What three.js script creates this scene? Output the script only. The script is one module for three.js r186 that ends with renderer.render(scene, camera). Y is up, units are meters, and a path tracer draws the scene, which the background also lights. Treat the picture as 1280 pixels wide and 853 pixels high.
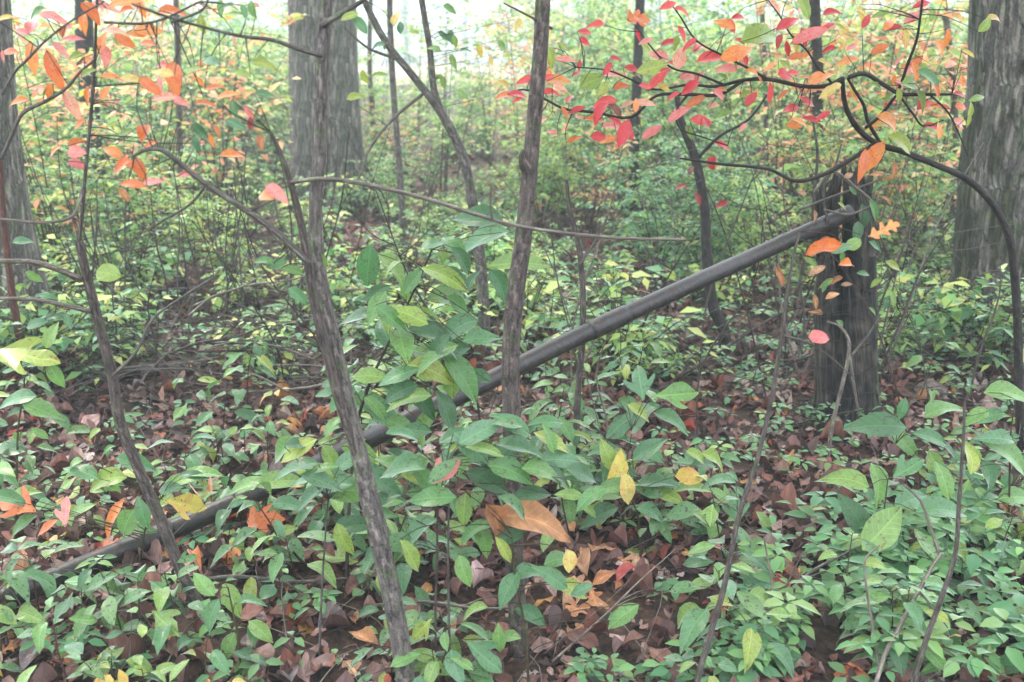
import * as THREE from 'three';

// ---------------------------------------------------------------- camera, sky, sun, exposure
const scene = new THREE.Scene();
const FOV = 38, PITCH = -16.5 * Math.PI / 180, EYE = new THREE.Vector3(0, 1.5, 0);
const camera = new THREE.PerspectiveCamera(FOV, 1280 / 853, 0.05, 900);
camera.position.copy(EYE);
camera.rotation.set(PITCH, 0, 0);
camera.focus = 2.9;
camera.userData.fStop = 3.3;
camera.updateMatrixWorld(true);

const SKY_W = 256, SKY_H = 128, skyData = new Float32Array(SKY_W * SKY_H * 4);
for (let j = 0; j < SKY_H; j++) for (let i = 0; i < SKY_W; i++) {
  const up = ((j + 0.5) / SKY_H - 0.5) * Math.PI, az = (i + 0.5) / SKY_W * Math.PI * 2;
  const s = Math.max(0, Math.sin(up));
  const soft = 1 + 0.06 * Math.sin(az * 3 + 1.3) * Math.cos(up * 5) + 0.05 * Math.sin(az * 5 - up * 7);
  const L = (0.46 + 0.86 * s) * soft;
  const k = (j * SKY_W + i) * 4;
  skyData[k] = L * 0.9; skyData[k + 1] = L * 0.985; skyData[k + 2] = L * 1.1; skyData[k + 3] = 1;
}
const skyTex = new THREE.DataTexture(skyData, SKY_W, SKY_H, THREE.RGBAFormat, THREE.FloatType);
skyTex.mapping = THREE.EquirectangularReflectionMapping;
skyTex.magFilter = THREE.LinearFilter; skyTex.minFilter = THREE.LinearFilter; skyTex.needsUpdate = true;
scene.background = skyTex; scene.environment = skyTex;

const sun = new THREE.DirectionalLight(0xfff3e2, 1.5);
sun.position.set(-14, 34, -16);
sun.castShadow = true; sun.shadow.radius = 22;
sun.shadow.mapSize.set(2048, 2048);
Object.assign(sun.shadow.camera, { left: -30, right: 30, top: 30, bottom: -30, near: 1, far: 120 });
scene.add(sun, sun.target);

const renderer = new THREE.WebGLRenderer({ antialias: true });
renderer.toneMapping = THREE.LinearToneMapping;
renderer.toneMappingExposure = 4.8;
renderer.shadowMap.enabled = true;
scene.fog = new THREE.FogExp2(0xe2f0f0, 0.0075);

// ---------------------------------------------------------------- small tools
const V = (x, y, z) => new THREE.Vector3(x, y, z);
function rngOf(seed) { let a = seed >>> 0; return () => { a = (a + 0x6D2B79F5) | 0; let t = Math.imul(a ^ (a >>> 15), 1 | a); t = (t + Math.imul(t ^ (t >>> 7), 61 | t)) ^ t; return ((t ^ (t >>> 14)) >>> 0) / 4294967296; }; }
const R = rngOf(20417);
const rr = (a, b) => a + (b - a) * R();
const pick = (a) => a[Math.floor(R() * a.length) % a.length];
const lerp = THREE.MathUtils.lerp, clamp = THREE.MathUtils.clamp, sstep = THREE.MathUtils.smoothstep;
function hash2(x, y) { let h = Math.imul(x | 0, 374761393) + Math.imul(y | 0, 668265263); h = Math.imul(h ^ (h >>> 13), 1274126177); return ((h ^ (h >>> 16)) >>> 0) / 4294967296; }
function vnoise(x, y, period = 0) {
  const xi = Math.floor(x), yi = Math.floor(y), fx = x - xi, fy = y - yi, u = fx * fx * (3 - 2 * fx), v = fy * fy * (3 - 2 * fy);
  const m = (q) => period ? ((q % period) + period) % period : q;
  return lerp(lerp(hash2(m(xi), m(yi)), hash2(m(xi + 1), m(yi)), u), lerp(hash2(m(xi), m(yi + 1)), hash2(m(xi + 1), m(yi + 1)), u), v);
}
function fbm(x, y, oct = 4, period = 0) { let s = 0, a = 0.5, n = 0; for (let i = 0; i < oct; i++) { s += a * vnoise(x + i * 17 * (period ? 0 : 1), y, period); n += a; a *= 0.5; x *= 2; y *= 2; period *= 2; } return s / n; }

function groundH(x, z) {
  const d = Math.hypot(x, z);
  return (fbm(x * 0.9 + 31, z * 0.9 + 7, 3) - 0.5) * 0.16 * sstep(d, 0.5, 3) + (fbm(x * 0.16 + 5, z * 0.16 + 9, 2) - 0.5) * 0.7 * sstep(d, 5, 16) * (1 - 0.7 * sstep(-z, 26, 36));
}
// a place in the wood, found along the line of sight through a point of the photograph (1280 x 853)
const FPX = 426.5 / Math.tan(FOV * Math.PI / 360);
function ray(px, py) { return V((px - 640) / FPX, (426.5 - py) / FPX, -1).applyEuler(camera.rotation); }
function P(px, py, depth) { const d = ray(px, py); return EYE.clone().addScaledVector(d, depth / -d.z); }
function G(px, py) {
  const d = ray(px, py).normalize(); let t = 0.3;
  for (let i = 0; i < 4000; i++) { const p = EYE.clone().addScaledVector(d, t); if (p.y <= groundH(p.x, p.z)) return p; t += 0.01; }
  return EYE.clone().addScaledVector(d, t);
}
const pxAt = (p) => { const v = p.clone().applyMatrix4(camera.matrixWorldInverse); return [640 + v.x / -v.z * FPX, 426.5 - v.y / -v.z * FPX]; };
const size = (n, p) => n * -p.clone().applyMatrix4(camera.matrixWorldInverse).z / FPX;   // photo pixels to metres there
const onGround = (x, z, up = 0) => V(x, groundH(x, z) + up, z);

// ---------------------------------------------------------------- naming and labels
const used = {};
function numbered(n) { used[n] = (used[n] ?? -1) + 1; return used[n] ? n + '_' + String(used[n]).padStart(3, '0') : n; }
function thing(name, base, label, category, group) {
  const o = new THREE.Group(); o.name = numbered(name); o.position.copy(base); scene.add(o);
  o.userData = { label, category }; if (group) o.userData.group = group;
  return o;
}
const live = (m) => { m.castShadow = true; m.receiveShadow = true; return m; };
function part(name, geo, mat, parent) { const m = live(new THREE.Mesh(geo, mat)); m.name = name; parent.add(m); return m; }
const ORD = ['', 'first', 'second', 'third', 'fourth', 'fifth', 'sixth', 'seventh', 'eighth', 'ninth', 'tenth', 'eleventh', 'twelfth', 'thirteenth', 'fourteenth', 'fifteenth', 'sixteenth', 'seventeenth', 'eighteenth', 'nineteenth', 'twentieth'];
const ord = (n) => n <= 20 ? ORD[n] : (n < 30 ? 'twenty-' + ORD[n - 20] : n === 30 ? 'thirtieth' : n < 40 ? 'thirty-' + ORD[n - 30] : n === 40 ? 'fortieth' : 'forty-' + ORD[n - 40]);
const rows = new Map();
function inRow(o, singular, plural, px) { const k = plural; if (!rows.has(k)) rows.set(k, []); rows.get(k).push({ o, singular, px }); }
function labelRows() {
  for (const [plural, list] of rows) {
    list.sort((a, b) => a.px - b.px);
    list.forEach((e, i) => { e.o.userData.label = list.length === 1 ? e.singular : `${i === 0 ? 'leftmost' : i === list.length - 1 ? 'rightmost' : ord(i + 1) + ' from left'} of the ${plural}`; });
  }
}

// ---------------------------------------------------------------- textures
function texture(w, h, fn, srgb = true) {
  const d = new Uint8Array(w * h * 4);
  for (let j = 0; j < h; j++) for (let i = 0; i < w; i++) { const c = fn(i / w, j / h, i, j), k = (j * w + i) * 4; d[k] = clamp(c[0], 0, 1) * 255; d[k + 1] = clamp(c[1], 0, 1) * 255; d[k + 2] = clamp(c[2], 0, 1) * 255; d[k + 3] = 255; }
  const t = new THREE.DataTexture(d, w, h); t.wrapS = t.wrapT = THREE.RepeatWrapping; t.magFilter = THREE.LinearFilter; t.minFilter = THREE.LinearMipmapLinearFilter; t.generateMipmaps = true;
  if (srgb) t.colorSpace = THREE.SRGBColorSpace; t.needsUpdate = true; return t;
}
// leaf blades: v runs from stalk to tip, u across with the midrib at 0.5
const veinAt = (u, v) => {
  const a = Math.abs(u - 0.5), rib = 1 - sstep(a, 0.008, 0.03 * (1.15 - v * 0.7));
  const k = (v - a * 0.75) * 8, side = (1 - sstep(Math.abs(k - Math.round(k)), 0.03, 0.14)) * sstep(a, 0.0, 0.03) * (1 - sstep(a, 0.3, 0.5));
  return Math.max(rib, side * 0.55);
};
const texLeaf = texture(192, 256, (u, v) => { const n = fbm(u * 9, v * 12, 4), f = fbm(u * 40, v * 50, 2), q = veinAt(u, v); const b = 0.74 + 0.16 * n + 0.07 * f; const sp = sstep(fbm(u * 13 + 4, v * 16 + 2, 3), 0.68, 0.75); return [b + q * 0.2 - sp * 0.05, b + q * 0.13 - sp * 0.25, b + q * 0.12 - sp * 0.3]; });
const texEaten = texture(192, 256, (u, v) => { const n = fbm(u * 7 + 9, v * 9, 4), q = veinAt(u, v); const sp = sstep(fbm(u * 10, v * 13 + 8, 3), 0.58, 0.66), rim = sstep(Math.abs(u - 0.5) + 0.25 * fbm(u * 8, v * 8, 3), 0.5, 0.6); const b = 0.78 + 0.16 * n; return [b + q * 0.15 - sp * 0.3 + rim * 0.1, b + q * 0.1 - sp * 0.46 - rim * 0.14, b + q * 0.06 - sp * 0.4 - rim * 0.2]; });
const texTurn = texture(192, 256, (u, v) => { const n = fbm(u * 5 + 3, v * 7, 4), q = veinAt(u, v); const sp = sstep(fbm(u * 16, v * 20, 3), 0.7, 0.76), t = sstep(fbm(u * 3 + 11, v * 4 + 2, 3), 0.35, 0.7); const g = 0.7 + 0.24 * n; return [0.9 + 0.1 * n - sp * 0.35, g - sp * 0.35 + q * 0.14 + t * 0.14, g * 0.9 - sp * 0.3 + q * 0.12 + t * 0.06]; });
const texDry = texture(192, 256, (u, v) => { const n = fbm(u * 6, v * 8 + 5, 5), q = veinAt(u, v); const b = 0.55 + 0.5 * n + q * 0.12; return [b, b * 0.97, b * 0.95]; });
const bumpLeaf = texture(192, 256, (u, v) => { const q = veinAt(u, v), n = fbm(u * 14, v * 18, 3); const b = 0.35 + 0.35 * n + 0.3 * (1 - q); return [b, b, b]; }, false);
const ridge = (u, v) => { const w = fbm(u * 8, v * 8, 3, 8) - 0.5; const c = fbm(u * 32 + w, v * 8, 2, 32); const a = Math.abs(fbm(u * 20 + w * 1.2, v * 3 + w, 3, 0) - 0.5) * 2.4; return clamp(0.25 + a * 1.1 + 0.12 * c, 0, 1); };
const texOak = texture(512, 512, (u, v) => { const r = ridge(u, v), f = fbm(u * 64, v * 48, 3, 64), l = sstep(fbm(u * 8 + 3, v * 8 + 2, 4), 0.53, 0.66); const b = 0.2 + 0.62 * r + 0.3 * (f - 0.5); return [b * (1 - 0.05 * l), b * 0.97 * (1 + 0.04 * l), b * (0.94 - 0.08 * l)]; });
const bumpOak = texture(512, 512, (u, v) => { const r = ridge(u, v), f = fbm(u * 64, v * 48, 3, 64); const b = r * 0.8 + f * 0.2; return [b, b, b]; }, false);
const texBark = texture(256, 512, (u, v) => {
  const m = fbm(u * 10 + fbm(u * 5, v * 9, 2), v * 14, 5), st = fbm(u * 30, v * 16 + 2, 3), f = fbm(u * 70, v * 150, 2), l = sstep(fbm(u * 9 + 1, v * 24, 5), 0.56, 0.62), d = sstep(fbm(u * 18 + 21, v * 40 + 4, 4), 0.63, 0.7), moss = sstep(fbm(u * 9 + 40, v * 22 + 3, 5), 0.61, 0.67);
  const b = 0.38 + 0.34 * m + 0.34 * (st - 0.5) + 0.3 * (f - 0.5) + 0.16 * l - 0.14 * d;
  return [b * (1 - 0.12 * moss) + 0.02, b * 0.975 * (1 + 0.03 * moss), b * 0.95 * (1 - 0.18 * moss)];
});
const bumpBark = texture(256, 512, (u, v) => { const m = fbm(u * 10 + fbm(u * 5, v * 9, 2), v * 14, 5), st = fbm(u * 30, v * 16 + 2, 3), d = sstep(fbm(u * 9 + 21, v * 22 + 4, 4), 0.62, 0.68); const b = 0.5 * m + 0.4 * st - 0.3 * d + 0.2; return [b, b, b]; }, false);
const texPost = texture(256, 512, (u, v) => { const g = 0.6 * fbm(u * 46 + 3 * fbm(u * 7, v * 6, 3), v * 5, 4) + 0.4 * fbm(u * 12 + 4, v * 16, 4), f = fbm(u * 80, v * 30, 2), m = sstep(fbm(u * 6 + 7, v * 6, 4), 0.54, 0.66); const b = clamp(0.08 + 1.5 * (g - 0.22), 0.1, 1) + 0.24 * (f - 0.5); return [b * (1 - 0.12 * m), b * 0.97, b * (0.94 - 0.16 * m)]; });
const bumpPost = texture(256, 512, (u, v) => { const g = 0.6 * fbm(u * 46 + 3 * fbm(u * 7, v * 6, 3), v * 5, 4) + 0.4 * fbm(u * 12 + 4, v * 16, 4); return [g, g, g]; }, false);
const texSoil = texture(512, 512, (u, v) => { const n = fbm(u * 8, v * 8, 5, 8), f = fbm(u * 64, v * 64, 3, 64), s = sstep(fbm(u * 32 + 3, v * 32, 3), 0.55, 0.68); const b = 0.4 + 0.35 * n + 0.5 * (f - 0.5) + 0.18 * s; return [b, b * 0.9, b * 0.85]; });
const bumpSoil = texture(512, 512, (u, v) => { const b = fbm(u * 32, v * 32, 5, 32); return [b, b, b]; }, false);
const texPipe = texture(256, 512, (u, v) => { const n = fbm(u * 4, v * 10, 5), f = fbm(u * 50, v * 120, 2), r = sstep(fbm(u * 8 + 5, v * 26 + 1, 4), 0.58, 0.7), d = sstep(fbm(u * 14, v * 50 + 9, 3), 0.66, 0.72), s = sstep(fbm(u * 30, v * 2.5, 3), 0.6, 0.7); const b = 0.62 + 0.26 * n + 0.14 * (f - 0.5) - 0.1 * s; return [b + r * 0.1 + d * 0.25, b * 0.97 - r * 0.02 + d * 0.24, b * 0.96 - r * 0.09 + d * 0.2]; });
const bumpPipe = texture(256, 512, (u, v) => { const b = fbm(u * 30, v * 70, 3); return [b, b, b]; }, false);

// ---------------------------------------------------------------- materials
function leafMat(hex, map, opt = {}) { return new THREE.MeshPhysicalMaterial({ color: hex, map, bumpMap: bumpLeaf, bumpScale: 0.0022, roughness: 1, transmission: 0.42, thickness: 0, clearcoat: 0.75, clearcoatRoughness: 0.33, side: THREE.DoubleSide, ...opt }); }
const set = (hexes, map, opt) => hexes.map((h) => leafMat(h, map, opt));
const M = {
  green: set([0x649a4e, 0x568e50, 0x72a44e, 0x4c824c, 0x609658, 0x7cac52, 0x467842, 0x8ab054, 0x689a68], texLeaf),
  worn: set([0x5f8e4e, 0x6f9750], texEaten),
  lime: set([0x97b544, 0xa8bb4c, 0x86ab48], texLeaf),
  yellow: set([0xd2bb5c, 0xc9a74a, 0xdcc47c], texTurn),
  orange: set([0xea8a42, 0xe07a4c, 0xd9702e, 0xf09a5e], texTurn, { transmission: 0.45 }),
  pink: set([0xe8909a, 0xe27886, 0xe9a59c], texTurn, { transmission: 0.45 }),
  red: set([0xd8364a, 0xc92c3c, 0xe24c58], texTurn, { transmission: 0.45 }),
  crimson: set([0xa32a30, 0xb83a3a], texTurn),
  tan: set([0xd69a66, 0xc98858, 0xd4a680], texDry, { transmission: 0.2, clearcoat: 0.2 }),
  brown: set([0x8c5848, 0x744a40, 0x9c6e60, 0x80584e, 0xb09088], texDry, { transmission: 0.08, clearcoat: 0.3 }),
};
const leafMix = new THREE.MeshPhysicalMaterial({ vertexColors: true, roughness: 1, transmission: 0.48, thickness: 0, clearcoat: 0.4, clearcoatRoughness: 0.45, side: THREE.DoubleSide });
const litterMix = new THREE.MeshPhysicalMaterial({ vertexColors: true, map: texDry, bumpMap: bumpLeaf, bumpScale: 0.003, roughness: 0.8, clearcoat: 0.25, clearcoatRoughness: 0.4, side: THREE.DoubleSide });
const std = (color, map, bumpMap, bumpScale, roughness = 0.9, o = {}) => new THREE.MeshStandardMaterial({ color, map, bumpMap, bumpScale, roughness, side: THREE.DoubleSide, ...o });
const K = {
  oak: std(0xa8a29c, texOak, bumpOak, 0.02), oakMoss: std(0xa8a29c, texOak, bumpOak, 0.02, 0.9, { vertexColors: true }),
  sapling: std(0x9c9893, texBark, bumpBark, 0.004, 0.85), brownBark: std(0x8a807b, texBark, bumpBark, 0.005, 0.85), darkBark: std(0x5b5250, texBark, bumpBark, 0.004, 0.85), paleTwig: std(0xb9b0a8, texBark, bumpBark, 0.002, 0.8),
  twig: std(0x6b5b52, texBark, bumpBark, 0.002, 0.85), greenStem: std(0x6e6a3c, texBark, bumpBark, 0.001, 0.7), redStem: std(0x8a5546, texBark, bumpBark, 0.001, 0.75),
  post: std(0x6d655d, texPost, bumpPost, 0.02), pipe: new THREE.MeshPhysicalMaterial({ color: 0x403a3a, map: texPipe, bumpMap: bumpPipe, bumpScale: 0.0012, roughness: 0.5, clearcoat: 0.2, clearcoatRoughness: 0.35, side: THREE.DoubleSide }),
  wire: std(0x453c38, texPipe, bumpPipe, 0.0006, 0.7, { metalness: 0.4 }), soil: std(0x66503f, texSoil, bumpSoil, 0.012, 0.95), field: std(0xe6dfc2, texSoil, bumpSoil, 0.02, 0.95), rock: std(0x9a9492, texSoil, bumpSoil, 0.01, 0.85),
};

// ---------------------------------------------------------------- geometry tools
class Batch {   // gathers pieces of ONE object into one geometry
  constructor(colors = false) { this.p = []; this.n = []; this.u = []; this.i = []; this.c = colors ? [] : null; this.v = 0; }
  add(t, m, col) {
    const e = m.elements, nm = new THREE.Matrix3().getNormalMatrix(m).elements, P0 = t.p, N0 = t.n;
    for (let k = 0; k < P0.length; k += 3) {
      const x = P0[k], y = P0[k + 1], z = P0[k + 2];
      this.p.push(e[0] * x + e[4] * y + e[8] * z + e[12], e[1] * x + e[5] * y + e[9] * z + e[13], e[2] * x + e[6] * y + e[10] * z + e[14]);
      const a = N0[k], b = N0[k + 1], c = N0[k + 2]; let nx = nm[0] * a + nm[3] * b + nm[6] * c, ny = nm[1] * a + nm[4] * b + nm[7] * c, nz = nm[2] * a + nm[5] * b + nm[8] * c; const l = Math.hypot(nx, ny, nz) || 1;
      this.n.push(nx / l, ny / l, nz / l); if (this.c) this.c.push(col.r, col.g, col.b);
    }
    for (const u of t.u) this.u.push(u);
    for (const i of t.i) this.i.push(i + this.v);
    this.v += P0.length / 3; return this;
  }
  geo() {
    const g = new THREE.BufferGeometry(); g.setAttribute('position', new THREE.Float32BufferAttribute(this.p, 3)); g.setAttribute('normal', new THREE.Float32BufferAttribute(this.n, 3)); g.setAttribute('uv', new THREE.Float32BufferAttribute(this.u, 2));
    if (this.c) g.setAttribute('color', new THREE.Float32BufferAttribute(this.c, 3)); g.setIndex(this.i); return g;
  }
}
const raw = (g) => ({ p: Array.from(g.attributes.position.array), n: Array.from(g.attributes.normal.array), u: Array.from(g.attributes.uv.array), i: Array.from(g.index.array) });
const I4 = new THREE.Matrix4();

// tapered limb along points; origin subtracted so that the thing's group stands at its base
function limb(pts, rad, o = {}) {
  const { radial = 8, seg = Math.max(4, (pts.length - 1) * 4), origin = null, rough = 0.06, cap = true, displace = null, seed = 1 } = o;
  const curve = new THREE.CatmullRomCurve3(pts, false, 'centripetal'), p = [], u = [], idx = [];
  let len = 0, last = null; const N0 = V(0, 0, 0);
  let ref = null;
  for (let s = 0; s <= seg; s++) {
    const t = s / seg, c = curve.getPoint(t), tan = curve.getTangent(t).normalize();
    if (last) len += c.distanceTo(last); last = c.clone();
    if (!ref) { ref = Math.abs(tan.y) > 0.8 ? V(1, 0, 0) : V(0, 1, 0); }
    ref = ref.clone().addScaledVector(tan, -ref.dot(tan)).normalize(); const bin = N0.clone().crossVectors(tan, ref).normalize();
    const q = t * (rad.length - 1), qi = Math.min(rad.length - 2, Math.floor(q)); const r = lerp(rad[qi], rad[qi + 1], q - qi);
    for (let k = 0; k <= radial; k++) {
      const a = (k % radial) / radial * Math.PI * 2; let rk = r * (1 + rough * (vnoise(Math.cos(a) * 1.6 + seed * 13 + 9, len / Math.max(r, 0.004) * 0.13 + Math.sin(a) * 1.6) - 0.5) * 2);
      if (displace) rk = displace(rk, a, len, t);
      const w = c.clone().addScaledVector(ref, Math.cos(a) * rk).addScaledVector(bin, Math.sin(a) * rk); if (origin) w.sub(origin);
      p.push(w.x, w.y, w.z); u.push(k / radial * Math.max(1, Math.round(Math.PI * 4 * rad[0])), len * 2);
    }
    if (s) for (let k = 0; k < radial; k++) { const a = (s - 1) * (radial + 1) + k, b = a + radial + 1; idx.push(a, a + 1, b, b, a + 1, b + 1); }
  }
  if (cap) for (const end of [0, seg]) {
    const c = curve.getPoint(end / seg); if (origin) c.sub(origin); const v = p.length / 3; p.push(c.x, c.y, c.z); u.push(0, 0); const b = end * (radial + 1);
    for (let k = 0; k < radial; k++) end ? idx.push(v, b + k, b + k + 1) : idx.push(v, b + k + 1, b + k);
  }
  const g = new THREE.BufferGeometry(); g.setAttribute('position', new THREE.Float32BufferAttribute(p, 3)); g.setAttribute('uv', new THREE.Float32BufferAttribute(u, 2)); g.setIndex(idx); g.computeVertexNormals();
  // close the seam in the shading
  const n = g.attributes.normal; for (let s = 0; s <= seg; s++) { const a = s * (radial + 1), b = a + radial; const x = n.getX(a) + n.getX(b), y = n.getY(a) + n.getY(b), z = n.getZ(a) + n.getZ(b), l = Math.hypot(x, y, z) || 1; n.setXYZ(a, x / l, y / l, z / l); n.setXYZ(b, x / l, y / l, z / l); }
  return g;
}
// a leaf blade one unit long, along +x from the stalk, face up
const PROFILE = {
  ovate: (t) => 0.52 * Math.pow(Math.sin(Math.PI * Math.pow(t, 0.84)), 0.78) * (1 - 0.1 * t),
  narrow: (t) => 0.34 * Math.pow(Math.sin(Math.PI * Math.pow(t, 0.9)), 0.9),
  obovate: (t) => 0.46 * Math.pow(Math.sin(Math.PI * Math.pow(t, 1.25)), 0.8),
  elliptic: (t) => 0.46 * Math.pow(Math.sin(Math.PI * Math.pow(t, 0.92)), 0.72),
  round: (t) => 0.74 * Math.pow(Math.sin(Math.PI * Math.pow(t, 0.82)), 0.62),
};
function blade(profile, o = {}) {
  const { n = 6, fold = 0.16, droop = 0.22, wave = 0.04, curl = 0, twist = 0, tooth = 0, seed = 1, side = 0 } = o, p = [], u = [], idx = [], f = PROFILE[profile];
  for (let s = 0; s <= n; s++) {
    const t = s / n, w = Math.max(f(Math.min(1, Math.max(0.0, t))) * 0.5, s === 0 || s === n ? 0.004 : 0.02) * (1 + tooth * (s % 2 ? 1 : -1));
    const y0 = -droop * t * t + 0.05 * Math.sin(t * 3), z0 = side * Math.sin(t * Math.PI), tw = twist * (t - 0.3);
    for (const k of [-1, -0.5, 0, 0.5, 1]) {
      const ww = w * k, up = fold * Math.abs(ww) + wave * Math.sin(t * 9 + k * 2 + seed * 2.3) * Math.abs(k) + curl * ww * ww * 3;
      p.push(t, y0 + up * Math.cos(tw) + ww * Math.sin(tw), z0 + ww * Math.cos(tw)); u.push(0.5 + ww / 0.8, t);
    }
    if (s) for (let k = 0; k < 4; k++) { const a = (s - 1) * 5 + k, b = a + 5; idx.push(a, a + 1, b, b, a + 1, b + 1); }
  }
  const g = new THREE.BufferGeometry(); g.setAttribute('position', new THREE.Float32BufferAttribute(p, 3)); g.setAttribute('uv', new THREE.Float32BufferAttribute(u, 2)); g.setIndex(idx); g.computeVertexNormals(); return g;
}
// lobed blade from an outline (half outlines, right then left), bent like the others
function lobed(half, o = {}) {
  const { fold = 0.1, droop = 0.18, wave = 0.05, left = half, seed = 1 } = o, sh = new THREE.Shape(); sh.moveTo(0, 0);
  const pts = [[0, 0], ...half, [1, 0], ...[...left].reverse().map(([x, z]) => [x, -z])];
  const c = new THREE.CatmullRomCurve3(pts.map(([x, z]) => V(x, 0, z)), true, 'catmullrom', 0.35).getPoints(Math.round(pts.length * (o.fine ?? 3)));
  const g0 = new THREE.ShapeGeometry(new THREE.Shape(c.slice(0, -1).map((q) => new THREE.Vector2(q.x, q.z))));
  const q = g0.attributes.position, p = [], u = [];
  for (let i = 0; i < q.count; i++) { const x = q.getX(i), z = q.getY(i); p.push(x, fold * Math.abs(z) - droop * x * x + wave * Math.sin(x * 8 + z * 9 + seed * 2), z); u.push(0.5 + z / 1.3, clamp(x, 0, 1)); }
  const g = new THREE.BufferGeometry(); g.setAttribute('position', new THREE.Float32BufferAttribute(p, 3)); g.setAttribute('uv', new THREE.Float32BufferAttribute(u, 2)); g.setIndex(Array.from(g0.index.array)); g.computeVertexNormals();
  const n = g.attributes.normal; let sy = 0; for (let i = 0; i < n.count; i++) sy += n.getY(i);
  if (sy < 0) { const ix = g.index.array; for (let i = 0; i < ix.length; i += 3) { const t = ix[i]; ix[i] = ix[i + 1]; ix[i + 1] = t; } g.computeVertexNormals(); }
  return g;
}
const mitten = [[0.22, 0.1], [0.4, 0.2], [0.52, 0.25], [0.72, 0.22], [0.9, 0.1]], thumb = [[0.2, 0.12], [0.38, 0.3], [0.56, 0.42], [0.66, 0.4], [0.56, 0.27], [0.54, 0.2], [0.75, 0.2], [0.92, 0.09]];
const oakHalf = [[0.12, 0.05], [0.2, 0.16], [0.28, 0.2], [0.32, 0.08], [0.42, 0.1], [0.5, 0.27], [0.58, 0.27], [0.58, 0.1], [0.68, 0.11], [0.78, 0.22], [0.84, 0.17], [0.84, 0.08], [0.94, 0.08]];
const maple = [[0.06, 0.1], [0.12, 0.3], [0.22, 0.36], [0.3, 0.22], [0.42, 0.34], [0.6, 0.46], [0.64, 0.36], [0.56, 0.14], [0.74, 0.2], [0.86, 0.12]];
const L = {
  ovate: [1, 2, 3, 4, 5, 6].map((k) => blade('ovate', { seed: k, fold: 0.1 + 0.07 * k, droop: 0.05 + 0.09 * k, wave: 0.012 + 0.004 * k, twist: (k - 3.5) * 0.16, side: (k % 3 - 1) * 0.04 })),
  elliptic: [1, 2, 3, 4, 5].map((k) => blade('elliptic', { seed: k, fold: 0.08 + 0.08 * k, droop: 0.04 + 0.1 * k, wave: 0.014 + 0.004 * k, twist: (k - 3) * 0.2, side: (k % 3 - 1) * 0.05 })),
  obovate: [1, 2, 3, 4].map((k) => blade('obovate', { seed: k, fold: 0.15, droop: 0.08 * k, wave: 0.02, twist: (k - 2.5) * 0.2 })),
  narrow: [1, 2, 3].map((k) => blade('narrow', { seed: k, fold: 0.3, droop: 0.12 * k, wave: 0.02, twist: (k - 2) * 0.3 })),
  round: [1, 2, 3].map((k) => blade('round', { seed: k, fold: 0.12, droop: 0.1 * k, wave: 0.03 })),
  mitten: [lobed(mitten, { left: thumb, seed: 1 }), lobed(thumb, { left: mitten, seed: 2 })],
  trident: [lobed(thumb, { seed: 1 }), lobed(thumb, { seed: 3, fold: 0.2, droop: 0.3 })],
  oak: [1, 2, 3].map((k) => lobed(oakHalf, { seed: k, wave: 0.06, fold: 0.25, droop: -0.1 + 0.12 * k })),
  maple: [1, 2].map((k) => lobed(maple, { seed: k, wave: 0.06, fold: 0.15, droop: 0.1 * k })),
  dry: [1, 2, 3, 4, 5].map((k) => blade(k % 2 ? 'elliptic' : 'round', { seed: k, fold: 0.35, droop: -0.3 + 0.17 * k, wave: 0.07, curl: 0.9 * (k % 3), twist: (k - 3) * 0.4 })),
};
function frame(dir, normal, at, s, out = new THREE.Matrix4()) {
  const x = dir.clone().normalize(), z = x.clone().cross(normal).normalize(), y = z.clone().cross(x).normalize();
  return out.makeBasis(x.multiplyScalar(s), y.multiplyScalar(s), z.multiplyScalar(s)).setPosition(at);
}
function putLeaf(parent, geo, mat, at, dir, normal, s, name = 'leaf') {
  const m = part(name, geo, mat, parent); frame(dir, normal, at, 1).decompose(m.position, m.quaternion, m.scale); m.scale.setScalar(s); return m;
}
const tilt = (k) => V(rr(-k, k), 1, rr(-k, k)).normalize();

// ================================================================ THE SETTING
const C = (hex) => new THREE.Color(hex);
function tinted(hexes, k = 0.12) { const c = C(pick(hexes)); const s = 1 + rr(-k, k); c.multiplyScalar(s); c.r *= 1 + rr(-k, k) * 0.6; c.b *= 1 + rr(-k, k) * 0.6; return c; }
// ground: one sheet to the horizon, finer near the viewer
const floorGeo = (() => {
  const nx = 170, nz = 190, p = [], u = [], idx = [], f = (s) => 340 * (0.025 * s + 0.975 * Math.pow(s, 5));
  for (let j = 0; j <= nz; j++) for (let i = 0; i <= nx; i++) { const x = f(i / nx * 2 - 1), z = -3 + f(j / nz * 2 - 1); p.push(x, groundH(x, z), z); u.push(x / 0.9, z / 0.9); }
  for (let j = 0; j < nz; j++) for (let i = 0; i < nx; i++) { const a = j * (nx + 1) + i, b = a + nx + 1; idx.push(a, b, a + 1, a + 1, b, b + 1); }
  const g = new THREE.BufferGeometry(); g.setAttribute('position', new THREE.Float32BufferAttribute(p, 3)); g.setAttribute('uv', new THREE.Float32BufferAttribute(u, 2)); g.setIndex(idx); g.computeVertexNormals(); return g;
})();
const floor = live(new THREE.Mesh(floorGeo, K.soil)); floor.name = 'forest_floor'; floor.userData = { kind: 'structure', label: 'brown forest floor covered with fallen leaves', category: 'ground' }; scene.add(floor);
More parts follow.
